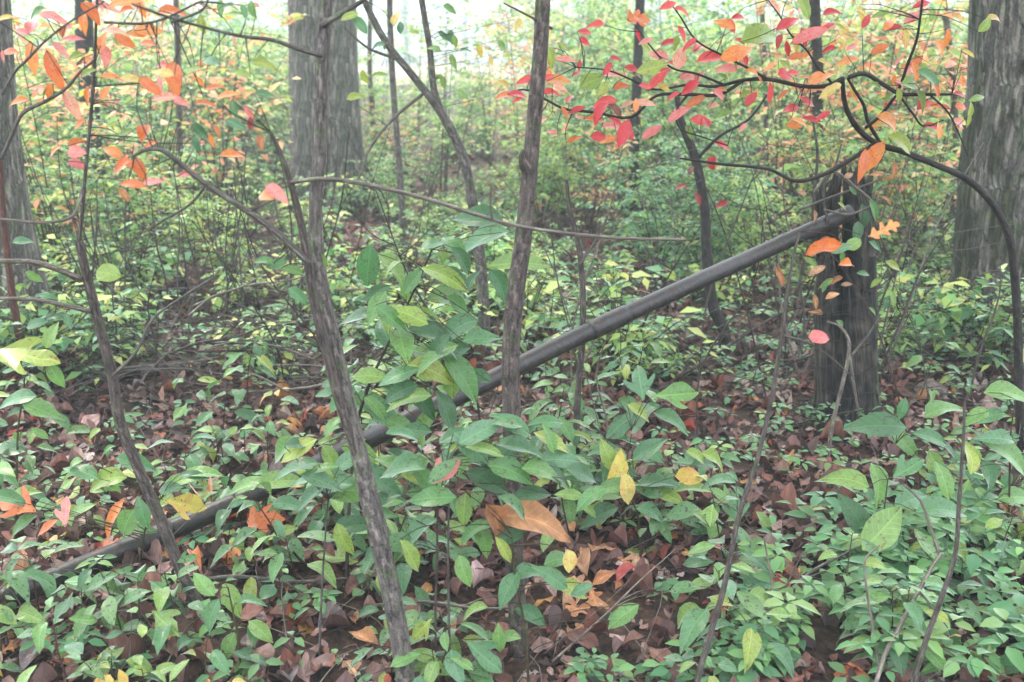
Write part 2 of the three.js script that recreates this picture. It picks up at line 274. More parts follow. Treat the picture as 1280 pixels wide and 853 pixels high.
{
  const g = new THREE.PlaneGeometry(420, 48, 60, 12); g.rotateX(-Math.PI / 2); const q = g.attributes.position, uv = g.attributes.uv;
  for (let i = 0; i < q.count; i++) { q.setY(i, 0.03 + 0.12 * fbm(q.getX(i) * 0.3 + 50, q.getZ(i) * 0.3 + 50, 2)); uv.setXY(i, q.getX(i) / 2, q.getZ(i) / 2); }
  g.computeVertexNormals(); const f = live(new THREE.Mesh(g, K.field)); f.name = 'open_field'; f.position.set(0, 0.02, -64); f.userData = { kind: 'structure', label: 'pale open field beyond the wood', category: 'field' }; scene.add(f);
}
// litter: what lies too small and too thick to count
const dryRaw = L.dry.map((g, k) => raw(blade(k % 2 ? 'elliptic' : 'round', { n: 5, seed: k, fold: 0.2, droop: -0.25 + 0.14 * k, wave: 0.09, curl: 0.8 * (k % 3), twist: (k - 2) * 0.3 }))), oakRaw = [1, 2, 3].map((k) => raw(lobed(oakHalf, { seed: k, wave: 0.09, fold: 0.25, droop: -0.2 + 0.16 * k, fine: 1 })));
const LITTER = [0x70463c, 0x583830, 0x80564c, 0x6a4742, 0x98746a, 0x7c4838, 0x48302c, 0xb8a29c, 0xa88a82, 0x8a5a48, 0x74524e, 0x86645c, 0x5c403c];
{
  const b = new Batch(true), m = new THREE.Matrix4();
  for (let k = 0; k < 33000; k++) {
    const z = k % 5 < 2 ? -rr(2.6, 7.5) : -1.15 - 11.5 * Math.pow(R(), 1.35), x = (R() * 2 - 1) * (1.2 - z * 0.6), s = 0.022 + 0.07 * Math.pow(R(), 1.3) * (z < -7 ? 1.4 : 1);
    const a = R() * 6.283, n = V(rr(-0.34, 0.34), 1, rr(-0.34, 0.34)).normalize(), d = V(Math.cos(a), rr(-0.12, 0.12), Math.sin(a));
    const c = tinted(R() < 0.05 ? [0xb0643a, 0xa34a38, 0xb98a4a] : LITTER, 0.2);
    b.add(R() < 0.3 ? pick(oakRaw) : pick(dryRaw), frame(d, n, onGround(x, z, rr(0.004, 0.035)), s, m), c);
  }
  const o = part('leaf_litter', b.geo(), litterMix, floor); o.userData.kind = 'stuff';
  const t = new Batch(), n = 900;
  for (let k = 0; k < n; k++) {
    const z = -1.2 - 8 * Math.pow(R(), 1.2), x = (R() * 2 - 1) * (1.4 - z * 0.6), l = rr(0.06, 0.3), a = R() * 6.283, d = V(Math.cos(a), rr(-0.1, 0.12), Math.sin(a)), p0 = onGround(x, z, 0.025);
    t.add(raw(limb([p0, p0.clone().addScaledVector(d, l * 0.5).add(V(rr(-0.02, 0.02), rr(0, 0.02), rr(-0.02, 0.02))), p0.clone().addScaledVector(d, l)], [rr(0.0015, 0.004), 0.001], { radial: 4, seg: 4 })), I4);
  }
  const w = part('twig_litter', t.geo(), K.twig, floor); w.userData.kind = 'stuff';
  const g = new Batch(); for (let k = 0; k < 420; k++) { const z = -1.4 - 3.6 * Math.pow(R(), 1.1), x = (R() * 2 - 1) * (0.4 - z * 0.56), l = rr(0.1, 0.45), a = R() * 6.283, d = V(Math.cos(a), rr(0, 0.7) * R(), Math.sin(a)), p0 = onGround(x, z, 0.02); g.add(raw(limb([p0, p0.clone().addScaledVector(d, l * 0.5).add(V(rr(-0.05, 0.05), rr(0, 0.06), rr(-0.05, 0.05))), p0.clone().addScaledVector(d, l)], [rr(0.001, 0.0024), 0.0007], { radial: 4, seg: 5, cap: false })), I4); }
  part('dry_stalks', g.geo(), K.paleTwig, floor).userData.kind = 'stuff';
}
// fallen leaves one can pick out
{
  let n = 0;
  const drop = (px, py, s, geo, mat, up = 0.03) => { const p = G(px, py); p.y += up; const a = R() * 6.283; putLeaf(floor, geo, mat, p, V(Math.cos(a), rr(-0.1, 0.12), Math.sin(a)), V(rr(-0.25, 0.25), 1, rr(-0.15, 0.35)), s, 'fallen_leaf'); n++; };
  for (let k = 0; k < 222; k++) {
    const py = 430 + 440 * Math.pow(R(), 0.8), px = rr(-40, 1320), q = R();
    drop(px, py, rr(0.055, 0.105), q < 0.3 ? pick(L.oak) : q < 0.4 ? pick(L.maple) : pick(L.dry), R() < 0.8 ? pick(M.brown) : pick(M.tan));
  }
  // brighter drifts: under the pipe on the left, by the post, along the brush pile
  for (const [x0, x1, y0, y1, c, list] of [[150, 360, 640, 710, 14, 'orange'], [330, 470, 480, 560, 9, 'tan'], [960, 1120, 560, 700, 12, 'brown'], [640, 800, 700, 800, 12, 'tan'], [960, 1010, 700, 770, 3, 'orange'], [230, 330, 470, 520, 6, 'yellow'], [700, 860, 420, 470, 6, 'tan'], [380, 430, 400, 420, 3, 'orange'], [1100, 1260, 400, 470, 9, 'tan']])
    for (let k = 0; k < c; k++) drop(rr(x0, x1), rr(y0, y1), rr(0.06, 0.105), pick([...L.oak, ...L.dry, ...L.maple]), pick(M[list]), 0.045);
  drop(988, 752, 0.07, L.maple[0], M.crimson[1], 0.06); drop(1140, 690, 0.06, L.maple[1], M.crimson[0], 0.06); drop(770, 745, 0.09, L.dry[0], M.crimson[1], 0.05);
}

// ================================================================ BIG TRUNKS, FENCE POST, PIPE
const litLeaf = (() => { const w = [0, 0.26, 0.2, 0], t = [0, 0.32, 0.72, 1], p = [0, 0, 0], u = [0.5, 0]; for (const r of [1, 2]) for (const k of [-1, 0, 1]) { p.push(t[r], 0.05 * Math.abs(k) - 0.16 * t[r] * t[r], w[r] * k); u.push(0.5 + w[r] * k, t[r]); } p.push(1, -0.18, 0); u.push(0.5, 1);
  const i = [0, 1, 2, 0, 2, 3, 1, 4, 2, 2, 4, 5, 2, 5, 3, 3, 5, 6, 4, 7, 5, 5, 7, 6].map((v) => v); const g = new THREE.BufferGeometry(); g.setAttribute('position', new THREE.Float32BufferAttribute(p, 3)); g.setAttribute('uv', new THREE.Float32BufferAttribute(u, 2)); g.setIndex(i); g.computeVertexNormals(); return raw(g); })();
const GREENS = [0x5d8f4c, 0x4f8350, 0x6f9c50, 0x7aa552, 0x5c9160, 0x8fb055, 0x487845, 0x6c9a68], YELLOWG = [0xa4c260, 0xbccb6c, 0x8fb65a, 0xcece78, 0x78a656, 0x629852], ORANGES = [0xe8a06c, 0xe08e68, 0xecb480, 0xe0c078, 0xd88860];
// overhead crowns stand above the picture and shade the floor
function crown(parent, centre, rx, ry, n, hexes, s = 0.2) {
  const b = new Batch(true), m = new THREE.Matrix4(), clumps = [];
  for (let k = 0; k < 34; k++) { const a = R() * 6.283, e = Math.acos(rr(-0.8, 1)), q = Math.pow(R(), 0.45); clumps.push(V(Math.cos(a) * Math.sin(e) * rx * q, Math.cos(e) * ry * q, Math.sin(a) * Math.sin(e) * rx * q)); }
  for (let k = 0; k < n; k++) { const c = pick(clumps), o = V(rr(-1, 1), rr(-0.6, 0.6), rr(-1, 1)).multiplyScalar(rx * 0.26), a = R() * 6.283; b.add(litLeaf, frame(V(Math.cos(a), rr(-0.5, 0.3), Math.sin(a)), tilt(0.7), c.clone().add(o).add(centre), s * rr(0.7, 1.3), m), tinted(hexes)); }
  return part('crown', b.geo(), leafMix, parent);
}
const bareLeaf = (() => { const g = new THREE.BufferGeometry(); g.setAttribute('position', new THREE.Float32BufferAttribute([0, 0, 0, 0.42, 0.03, -0.24, 0.42, -0.03, 0, 0.42, 0.03, 0.24, 1, -0.18, 0], 3)); g.setAttribute('uv', new THREE.Float32BufferAttribute([0.5, 0, 0.2, 0.4, 0.5, 0.4, 0.8, 0.4, 0.5, 1], 2)); g.setIndex([0, 1, 2, 0, 2, 3, 1, 4, 2, 2, 4, 3]); g.computeVertexNormals(); return raw(g); })();
const furrow = (amp, flareAt, flare, seed, lobes = 5) => (r, a, len, t) => {
  const w = fbm(a * 2.2 + seed, len * 1.5, 2) * 2, rd = Math.abs(fbm(Math.cos(a) * 9 + seed + w, Math.sin(a) * 9 + len * 1.8, 3) - 0.5) * 2;
  return r + amp * (rd - 0.4) + flare * Math.exp(-len / flareAt) * (0.65 + 0.5 * Math.sin(a * lobes + seed));
};
function bigTree(name, label, mat, px, base, depth, r, o = {}) {
  const b = base ?? onGround(0, -depth), t = thing(name, b.clone().setY(groundH(b.x, b.z)), label, 'tree', o.group);
  const pts = px.map(([x, y, d]) => P(x, y, d ?? -b.z).sub(t.position)); pts.unshift(V(0, -0.15, 0)); const top = pts[pts.length - 1].clone(), grow = top.clone().sub(pts[pts.length - 2]).normalize();
  pts.push(top.clone().addScaledVector(grow, o.rise * 0.5), top.clone().addScaledVector(grow, o.rise).add(V(rr(-0.4, 0.4), 0, rr(-0.4, 0.4))));
  const tr = part('trunk', limb(pts, r, { radial: o.radial ?? 72, seg: o.seg ?? 170, rough: 0.03, displace: furrow(o.amp ?? 0.022, o.flareAt ?? 0.25, o.flare ?? 0.14, o.seed ?? 1), seed: o.seed }), mat, t);
  if (mat === K.oakMoss) { const q = tr.geometry.attributes.position, col = []; for (let i = 0; i < q.count; i++) { const x = q.getX(i), y = q.getY(i), z = q.getZ(i), a = Math.atan2(z, x) * 2.2, m = sstep(fbm(a * 2.4 + 40, y * 3 + 9, 5) + (y < 1.2 ? 0.12 : y < 1.45 ? 0.05 : -0.1), 0.5, 0.56), l = sstep(fbm(a * 3 + 9, y * 3, 4), 0.56, 0.62); const c = [lerp(1, 0.3, m), lerp(1, 0.33, m), lerp(1, 0.2, m)]; col.push(c[0] * (1 + 0.1 * l * (1 - m)), c[1] * (1 + 0.14 * l * (1 - m)), c[2] * (1 + 0.1 * l * (1 - m))); } tr.geometry.setAttribute('color', new THREE.Float32BufferAttribute(col, 3)); }
  const end = pts[pts.length - 1];
  for (let k = 0; k < 5; k++) { const a = k * 1.26 + (o.seed ?? 0), at = pts[pts.length - 2].clone().lerp(end, k / 5), tip = at.clone().add(V(Math.cos(a) * o.cr * 0.7, rr(1, 2), Math.sin(a) * o.cr * 0.7)); part('branch', limb([at, at.clone().lerp(tip, 0.5).add(V(0, 0.4, 0)), tip], [r[r.length - 1] * 0.5, 0.02], { radial: 6 }), mat, t); }
  if (o.cr) crown(t, end.clone().add(V(0, 0.6, 0)), o.cr, o.cr * 0.55, o.cn ?? 2600, o.hex ?? GREENS, o.ls ?? 0.24);
  return t;
}
bigTree('oak_tree', 'broad grey tree trunk with mossy furrowed bark at the right edge', K.oakMoss, [[1280, 330], [1288, 210], [1300, 90], [1302, 0], [1304, -60]], P(1276, 418, 5.15).setY(0), 0, [0.36, 0.345, 0.335, 0.33, 0.32, 0.22, 0.1], { rise: 6.5, cr: 3.4, seed: 3, flare: 0.1, flareAt: 0.2, amp: 0.02, hex: YELLOWG });
bigTree('grey_tree', 'thick pale grey trunk standing behind the forked sapling', K.oak, [[408, 190], [404, 90], [402, 0], [401, -60]], P(410, 262, 9.9).setY(0), 0, [0.36, 0.345, 0.33, 0.32, 0.3, 0.2, 0.1], { rise: 7.5, cr: 3.8, seed: 8, flare: 0.13, flareAt: 0.3, amp: 0.018 });
bigTree('flaring_tree', 'furrowed trunk with a flaring base at the left edge', K.oak, [[-16, 330], [-30, 200], [-40, 80], [-44, 0], [-46, -60]], P(-8, 436, 4.8).setY(0), 0, [0.26, 0.22, 0.2, 0.19, 0.18, 0.13, 0.08], { rise: 5.5, cr: 2.8, cn: 1700, seed: 5, flare: 0.26, flareAt: 0.22, amp: 0.018, radial: 56, seg: 130 });

// fence post: split, weathered, jagged at the top
const postBase = G(1058, 532), POST_H = 1.04;
{
  const t = thing('fence_post', postBase, 'old weathered wooden fence post with jagged rotten top and rusty wire', 'post');
  const nr = 64, nh = 70, p = [], u = [], idx = [], tops = [];
  const topAt = P(1054, 262, -postBase.z), leanX = (topAt.x - postBase.x) / (topAt.y - postBase.y);
  const rBase = size(35, postBase.clone().add(V(0, 0.3, 0)));
  for (let k = 0; k <= nr; k++) { const a = (k % nr) / nr * 6.283; const left = sstep(Math.cos(a), 0.25, -0.5); tops.push(POST_H * (0.7 + 0.24 * left) + 0.22 * (vnoise(Math.cos(a) * 5 + 3, Math.sin(a) * 5 + 8) - 0.4) + 0.07 * (vnoise(Math.cos(a) * 14 + 3, Math.sin(a) * 14) - 0.5)); }
  for (let j = 0; j <= nh + 14; j++) for (let k = 0; k <= nr; k++) {
    const a = (k % nr) / nr * 6.283, inner = j > nh, h = inner ? tops[k] - (j - nh) / 14 * 0.2 : j / nh * (tops[k] + 0.08) - 0.08;
    const cr = Math.abs(fbm(Math.cos(a) * 5 + 20 + 0.8 * fbm(h * 5, a, 2), Math.sin(a) * 5 + h * 1.6, 4) - 0.5) * 1.6 + 0.3 * vnoise(a * 9, h * 7), split = -0.05 * (1 - sstep(Math.abs(Math.sin((a - 1.9 - h * 0.15) / 2)), 0.02, 0.09)) * sstep(h, 0.1, 0.6);
    let r = rBase * (1.02 - 0.06 * h + 0.07 * Math.sin(a * 2 + 0.6) + 0.05 * Math.sin(a * 3)) + 0.022 * (cr - 0.35) + split + 0.05 * Math.exp(-Math.max(h, 0) / 0.06) * (0.5 + 0.5 * Math.sin(a * 4));
    if (inner) r *= 1 - (j - nh) / 14 * 0.96; else r *= 1 - 0.16 * sstep(h, tops[k] - 0.2, tops[k]);
    p.push(Math.cos(a) * r + leanX * h, h, Math.sin(a) * r * 0.86); u.push(k / nr * 1.5, h * 1.4);
    if (j && k < nr) { const b = j * (nr + 1) + k, c = b - nr - 1; idx.push(c, b, c + 1, c + 1, b, b + 1); }
  }
  const g = new THREE.BufferGeometry(); g.setAttribute('position', new THREE.Float32BufferAttribute(p, 3)); g.setAttribute('uv', new THREE.Float32BufferAttribute(u, 2)); g.setIndex(idx); g.computeVertexNormals();
  part('post_shaft', g, K.post, t);
  for (let k = 0; k < 7; k++) { const a = 2.2 + k * 0.42, r = rBase * 0.75; const q = V(Math.cos(a) * r + leanX * POST_H * 0.84, POST_H * 0.84, Math.sin(a) * r); part('splinter', limb([q.clone().add(V(0, -0.12, 0)), q.clone().add(V(rr(-0.01, 0.01), 0.06, 0)), q.clone().add(V(rr(-0.03, 0.03), rr(0.1, 0.2), rr(-0.02, 0.02)))], [0.02, 0.014, 0.003], { radial: 5, seg: 6, rough: 0.3, seed: k }), K.post, t); }
  // strands of fence wire stapled round the post, ends trailing
  const wires = {};
  [[0.1, 0.2], [0.17, 0], [0.27, 0.3], [0.38, 0], [0.49, 0.24], [0.6, 0.12]].forEach(([h, tail], k) => {
    const pts = []; for (let i = 0; i <= 20; i++) { const a = -0.3 + i / 20 * 3.8; pts.push(V(Math.cos(a) * (rBase * 1.14 + 0.006) + leanX * h, h + 0.012 * Math.sin(i * 0.9 + k), Math.sin(a) * (rBase * 1.04 + 0.006))); }
    if (tail) { pts.unshift(V(rBase * 1.2 + leanX * h + tail * 0.5, h - 0.03, -0.1), V(rBase * 1.2 + leanX * h + 0.08, h + 0.015, -0.06)); pts.push(V(-rBase * 1.2 + leanX * h - 0.06, h - 0.02, -0.06), V(-rBase * 1.2 + leanX * h - tail * 0.6, h - 0.09, -0.12)); }
    wires[h] = part('wire', limb(pts, [0.0026, 0.0026], { radial: 5, seg: 60, rough: 0 }), K.wire, t);
  });
  for (const [h, a] of [[0.1, 1.2], [0.27, 1.7], [0.38, 1.1], [0.49, 1.6], [0.6, 1.3]]) { const q = V(Math.cos(a) * rBase * 1.17 + leanX * h, h, Math.sin(a) * rBase * 1.05); part('staple', limb([q.clone().add(V(-0.006, -0.012, -0.02)), q.clone().add(V(0, 0, 0.008)), q.clone().add(V(0.006, 0.014, -0.02))], [0.002, 0.002], { radial: 4, seg: 6, rough: 0 }), K.wire, wires[h]); }
}
// pipe: leans from the post top down to the leaves at the left
{
  const zp = -postBase.z + 0.02, path = [[1064, 265, zp - 0.17], [960, 312, zp - 0.24], [850, 362, 3.32], [700, 432, 3.08], [590, 487, 2.93], [480, 540, 2.8]].map(([x, y, d]) => P(x, y, d));
  const rest = (x, y, up) => { let d = 3.4; for (; d > 1.5; d -= 0.005) { const q = P(x, y, d); if (q.y >= groundH(q.x, q.z) + up) return q; } return P(x, y, d); };
  const e3 = rest(-100, 792, 0.045); path.push(rest(370, 594, 0.16), rest(240, 652, 0.1), rest(110, 706, 0.065), rest(0, 751, 0.05), e3);
  const origin = onGround(e3.x, e3.z), t = thing('metal_pipe', origin, 'long dark grey pipe leaning from the fence post down into the leaves', 'pipe');
  const r = 0.029; part('tube', limb(path, [r, r * 1.02, r * 1.06, r * 1.1], { radial: 24, seg: 90, origin, rough: 0.01 }), K.pipe, t);
  const curve = new THREE.CatmullRomCurve3(path, false, 'centripetal');
  for (const [a, b] of [[0.245, 0.275], [0.72, 0.75]]) part('coupling', limb([curve.getPoint(a), curve.getPoint((a + b) / 2), curve.getPoint(b)], [r * 1.1, r * 1.13, r * 1.1], { radial: 24, seg: 8, origin, rough: 0.01 }), K.pipe, t);
}

// ================================================================ SAPLINGS AND BRANCHES
const UPV = V(0, 1, 0).applyEuler(camera.rotation), FWD = V(0, 0, -1).applyEuler(camera.rotation);
function screenDir(deg, away = 0.3) { const a = deg * Math.PI / 180; return V(Math.cos(a), 0, 0).addScaledVector(UPV, Math.sin(a)).addScaledVector(FWD, rr(-away, away)).normalize(); }
const SHAPES = { o: 'ovate', b: 'obovate', n: 'narrow', r: 'round', m: 'mitten', t: 'trident', k: 'oak', p: 'maple', d: 'dry' };
function sapling(name, label, category, limbs, leaves, o = {}) {
  const made = limbs.map((l) => { const n = l.pts.length; return { ...l, w: l.pts.map(([x, y], i) => P(x, y, l.d ? lerp(l.d[0], l.d[1], i / (n - 1)) : 3)) }; });
  const first = made[0].w[0], base = V(first.x, groundH(first.x, first.z), first.z), t = thing(name, base, label, category, o.group);
  if (o.root !== false) made[0].w.unshift(V(base.x, base.y - 0.06, base.z));
  const spine = [];
  made.forEach((l, k) => {
    const rad = l.r.map((q, i) => size(q, l.w[Math.min(l.w.length - 1, Math.round(i / (l.r.length - 1) * (l.w.length - 1)))]));
    const thick = rad[0] > 0.012; const lm = part(k === 0 ? 'trunk' : 'branch', limb(l.w, rad, { radial: thick ? 16 : 6, seg: (l.w.length - 1) * (thick ? 8 : 5), origin: base, rough: l.rough ?? 0.1, seed: k + 2 }), l.mat ?? o.mat ?? K.sapling, t);
    const c = new THREE.CatmullRomCurve3(l.w, false, 'centripetal'); for (let i = 2; i <= 40; i++) { const q = c.getPoint(i / 40); q.limb = lm; spine.push(q); }
  });
  if (o.crown) crown(t, o.crown.at.clone().sub(base), o.crown.r, o.crown.r * 0.5, o.crown.n, o.crown.hex ?? GREENS, 0.15);
  const tw = new Batch(); let any = false;
  for (const [px, py, len, deg, col, sh = 'o', dd = 0] of leaves) {
    let best = null, bd = 1e9; const [jx, jy] = [px, py];
    for (const s of spine) { const q = pxAt(s), d = (q[0] - jx) ** 2 + (q[1] - jy) ** 2; if (d < bd) { bd = d; best = s; } }
    const depth = clamp(-best.z + rr(-0.1, 0.1), (o.zmin ?? 0), (o.zmax ?? 99)) + dd, mid = P(px, py, depth), s = size(len, mid) * 1.04, dir = screenDir(deg, 0.35), at = mid.clone().addScaledVector(dir, -s * 0.5);
    const n = V(0, 0, 0).addScaledVector(V(0, 1, 0), rr(0.2, 0.7)).addScaledVector(FWD, -rr(0.6, 1.1)).add(V(rr(-0.3, 0.3), 0, 0)).normalize();
    putLeaf(best.limb, pick(sh === 'o' && R() < 0.5 ? L.elliptic : L[SHAPES[sh]]), Array.isArray(M[col]) ? pick(M[col]) : M[col], at.clone().sub(base), dir, n, s);
    const gap = best.distanceTo(at); const far = Math.min(1, 0.5 / gap), a0 = at.clone().lerp(best, far), bow = a0.clone().lerp(at, 0.55).add(V(rr(-0.03, 0.03), rr(-0.01, 0.03), rr(-0.02, 0.02)).multiplyScalar(Math.min(1, gap * 4)));
    tw.add(raw(limb([a0, bow, at], [gap > 0.1 ? 0.0015 : 0.0011, 0.0007], { radial: 4, seg: 4, origin: base, cap: false })), I4); any = true;
  }
  if (any) part('fine_twigs', tw.geo(), o.twigMat ?? K.twig, t).userData.kind = 'stuff';
  return t;
}
const scatter = (n, x0, x1, y0, y1, l0, l1, cols, sh = ['o']) => Array.from({ length: n }, () => [rr(x0, x1), rr(y0, y1), rr(l0, l1), pick([rr(-40, 40), rr(140, 220), rr(-100, -60), rr(0, 360)]), pick(cols), pick(sh)]);

// forked sapling in front, lichen on its bark
sapling('forked_sapling', 'slender grey sapling with a twin stem in front of the thick grey trunk', 'tree', [
  { pts: [[508, 862], [490, 745], [466, 640], [441, 535], [417, 425], [399, 335], [394, 270], [400, 180], [402, 90], [408, 0], [412, -90], [430, -400]], d: [2.03, 2.15], r: [14, 12.5, 12.5, 12, 9.5, 8.5, 8.5, 8.5, 8, 8, 7, 3] },
  { pts: [[452, 590], [430, 520], [408, 440], [391, 370], [384, 322], [372, 262], [362, 225], [350, 192], [338, 165]], d: [2.05, 2.0], r: [5, 7, 6.5, 5.5, 4.5, 3.5, 2.5], mat: K.brownBark },
  { pts: [[387, 330], [345, 290], [300, 258], [258, 231], [225, 205], [200, 187], [180, 188], [167, 195]], d: [2.02, 1.95], r: [4.5, 4, 3.5, 3, 2] },
  { pts: [[363, 228], [395, 224], [430, 226], [500, 240], [560, 257], [640, 281], [710, 292], [780, 298], [858, 300]], d: [2.0, 2.12], r: [2.6, 2.8, 2.6, 2.4, 2.2, 1.6], mat: K.paleTwig },
  { pts: [[402, 70], [375, 62], [340, 50], [300, 45], [240, 30], [200, 18], [165, 5]], d: [2.1, 1.9], r: [3, 2.6, 2.2, 1.8, 1.4] },
  { pts: [[401, 32], [425, 18], [455, 0]], d: [2.1, 2.15], r: [4, 3.4, 3] },
  { pts: [[214, 28], [255, 10], [262, -10]], d: [1.95, 1.95], r: [2, 1.6, 1.2] },
  { pts: [[258, 231], [238, 255], [205, 275], [180, 290]], d: [1.97, 2.05], r: [2, 1.6, 1.2] },
  { pts: [[615, 274], [613, 250], [614, 232]], d: [2.06, 2.06], r: [1.6, 1.4, 1] },
], [
  [182, 163, 34, 80, 'orange', 'd'], [218, 96, 42, -80, 'orange'], [204, 91, 26, 170, 'yellow'], [186, 106, 30, -35, 'orange'], [206, 122, 40, 4, 'pink', 'n'], [225, 126, 20, -20, 'pink'], [256, 128, 24, 10, 'orange'], [284, 118, 30, 15, 'orange', 'n'], [290, 191, 32, 20, 'orange'], [327, 179, 24, -80, 'tan', 'd'], [313, 156, 18, -80, 'crimson', 'd'], [310, 140, 20, -60, 'pink', 'n'],
  [293, 154, 24, -20, 'green'], [330, 116, 24, 8, 'green'], [291, 135, 22, -80, 'green'], [250, 162, 26, -30, 'green'], [246, 180, 20, -70, 'green'], [300, 92, 26, 160, 'lime'], [330, 80, 28, -10, 'lime'], [262, 75, 30, 150, 'green'], [240, 88, 24, 190, 'lime'], [316, 12, 22, -80, 'green'], [305, 14, 20, -70, 'green'], [150, 205, 28, 200, 'orange'], [175, 210, 30, -60, 'orange'], [165, 230, 34, 170, 'orange', 'n'], [190, 228, 30, 10, 'pink', 'n'], [140, 190, 26, 150, 'orange'], [233, 218, 26, 15, 'pink', 'n'], [345, 240, 34, -30, 'pink'], [330, 243, 30, 150, 'orange'], [155, 243, 20, -50, 'tan'], [262, 174, 16, -50, 'orange'], [268, 108, 26, 20, 'orange', 'n'],
  [345, 330, 26, 20, 'green'], [366, 338, 28, -10, 'green'], [330, 326, 24, 160, 'green'], [372, 370, 30, -40, 'green'], [402, 325, 20, -60, 'green'], [437, 20, 24, 30, 'lime'], [495, 22, 22, 80, 'yellow'], [450, 30, 30, -50, 'green'],
], { crown: { at: V(-0.55, 3.9, -2.3), r: 1.35, n: 1300 } });
// stout straight sapling with the knob
const knobby = sapling('knobby_sapling', 'straight grey-brown sapling with a swollen knob, in the middle of the picture', 'tree', [
  { pts: [[650, 826], [645, 740], [641, 640], [640, 540], [638, 450], [644, 365], [655, 290], [661, 225], [667, 160], [674, 80], [679, 0], [683, -90], [690, -420]], d: [2.27, 2.37], r: [15, 12, 11.5, 11.5, 11.5, 11.5, 11, 10.5, 10, 9.7, 9.5, 9, 5], mat: K.brownBark, rough: 0.12 },
  { pts: [[664, 215], [657, 207], [653, 196], [654, 188]], d: [2.33, 2.3], r: [9, 8, 5, 2], mat: K.brownBark },
  { pts: [[690, 36], [665, 22], [630, 4]], d: [2.37, 2.3], r: [2, 1.6, 1.2] },
], [], { crown: { at: V(0.25, 4.3, -2.6), r: 1.6, n: 1600 } });
// leaning sapling on the left with orange leaves above
sapling('leaning_sapling', 'thin leaning brown sapling at left crossing in front of the pipe', 'tree', [
  { pts: [[258, 776], [231, 726], [204, 658], [172, 585], [150, 530], [140, 470], [125, 410], [108, 345], [98, 300]], d: [2.36, 2.3], r: [8, 7.5, 7, 7, 7, 7, 6.5, 6, 5], mat: K.brownBark },
  { pts: [[98, 305], [103, 260], [107, 210], [113, 150], [118, 80], [120, 20], [124, -60]], d: [2.3, 2.2], r: [3, 2.6, 2.4, 2.2, 2, 1.8, 1.4] },
  { pts: [[100, 350], [75, 338], [40, 328], [0, 326], [-60, 320]], d: [2.3, 2.1], r: [4.5, 4, 3.4, 3, 2.4], mat: K.paleTwig },
  { pts: [[112, 390], [85, 383], [45, 375], [0, 373], [-60, 370]], d: [2.3, 2.1], r: [3, 2.8, 2.4, 2.2, 2], mat: K.paleTwig },
  { pts: [[104, 235], [90, 270], [60, 278], [0, 274], [-40, 272]], d: [2.28, 2.15], r: [2.4, 2.2, 2, 1.8, 1.4], mat: K.paleTwig },
  { pts: [[0, 200], [14, 170], [28, 142], [60, 125], [85, 108], [100, 90], [120, 74]], d: [2.2, 2.2], r: [2.4, 2.4, 2.4, 2, 1.8, 1.4] },
  { pts: [[2, 118], [18, 90], [30, 78], [60, 48], [95, 22], [130, 2]], d: [2.15, 2.15], r: [2, 1.9, 1.8, 1.5, 1.2, 1] },
  { pts: [[130, 28], [190, 28], [250, 2]], d: [2.15, 2.1], r: [1.6, 1.6, 1.2] },
  { pts: [[140, 470], [170, 440], [190, 400], [230, 370], [270, 345]], d: [2.3, 2.5], r: [2.2, 2, 1.6, 1.2] },
], [
  [38, 30, 30, 90, 'pink'], [24, 39, 26, 160, 'pink', 'n'], [68, 21, 40, -12, 'pink', 'n'], [82, 35, 26, 70, 'orange'], [40, 73, 42, -82, 'orange', 'n'], [67, 88, 52, -72, 'orange', 'n'], [62, 114, 20, -110, 'orange'], [113, 15, 32, -45, 'orange'], [90, 48, 28, 15, 'pink', 'n'], [75, 61, 28, -40, 'pink', 'n'], [10, 65, 26, 175, 'orange'], [126, 53, 28, 80, 'orange'], [131, 70, 28, -80, 'pink'], [142, 38, 32, 2, 'pink', 'n'], [156, 50, 28, -25, 'orange'], [185, 38, 34, 5, 'orange'], [90, 132, 44, -60, 'pink', 'n'], [108, 120, 24, -120, 'orange'], [130, 116, 20, 60, 'orange'], [95, 190, 22, 0, 'pink', 'r'], [96, 206, 24, -20, 'pink'], [6, 22, 20, 30, 'yellow'], [155, 3, 40, 10, 'orange', 'n'], [215, 14, 36, 12, 'orange'], [120, 5, 26, 160, 'pink'], [170, 137, 28, -8, 'green', 'n'], [158, 165, 18, 40, 'lime'], [45, 14, 24, 200, 'green'], [95, 178, 22, 30, 'orange'], [110, 90, 20, 40, 'lime'], [140, 95, 30, 5, 'orange', 'n'], [165, 98, 32, -5, 'yellow', 'n'], ...scatter(36, 0, 330, 0, 210, 14, 26, ['orange', 'orange', 'pink', 'lime', 'green'], ['o', 'n']),
  [60, 372, 24, 160, 'green'], [42, 345, 22, -30, 'green'], [85, 402, 22, -80, 'green'], [66, 396, 22, 10, 'green'], [135, 342, 34, -10, 'lime', 'r'], [28, 300, 24, 20, 'green'], [100, 318, 18, 20, 'lime'],
], { mat: K.sapling });

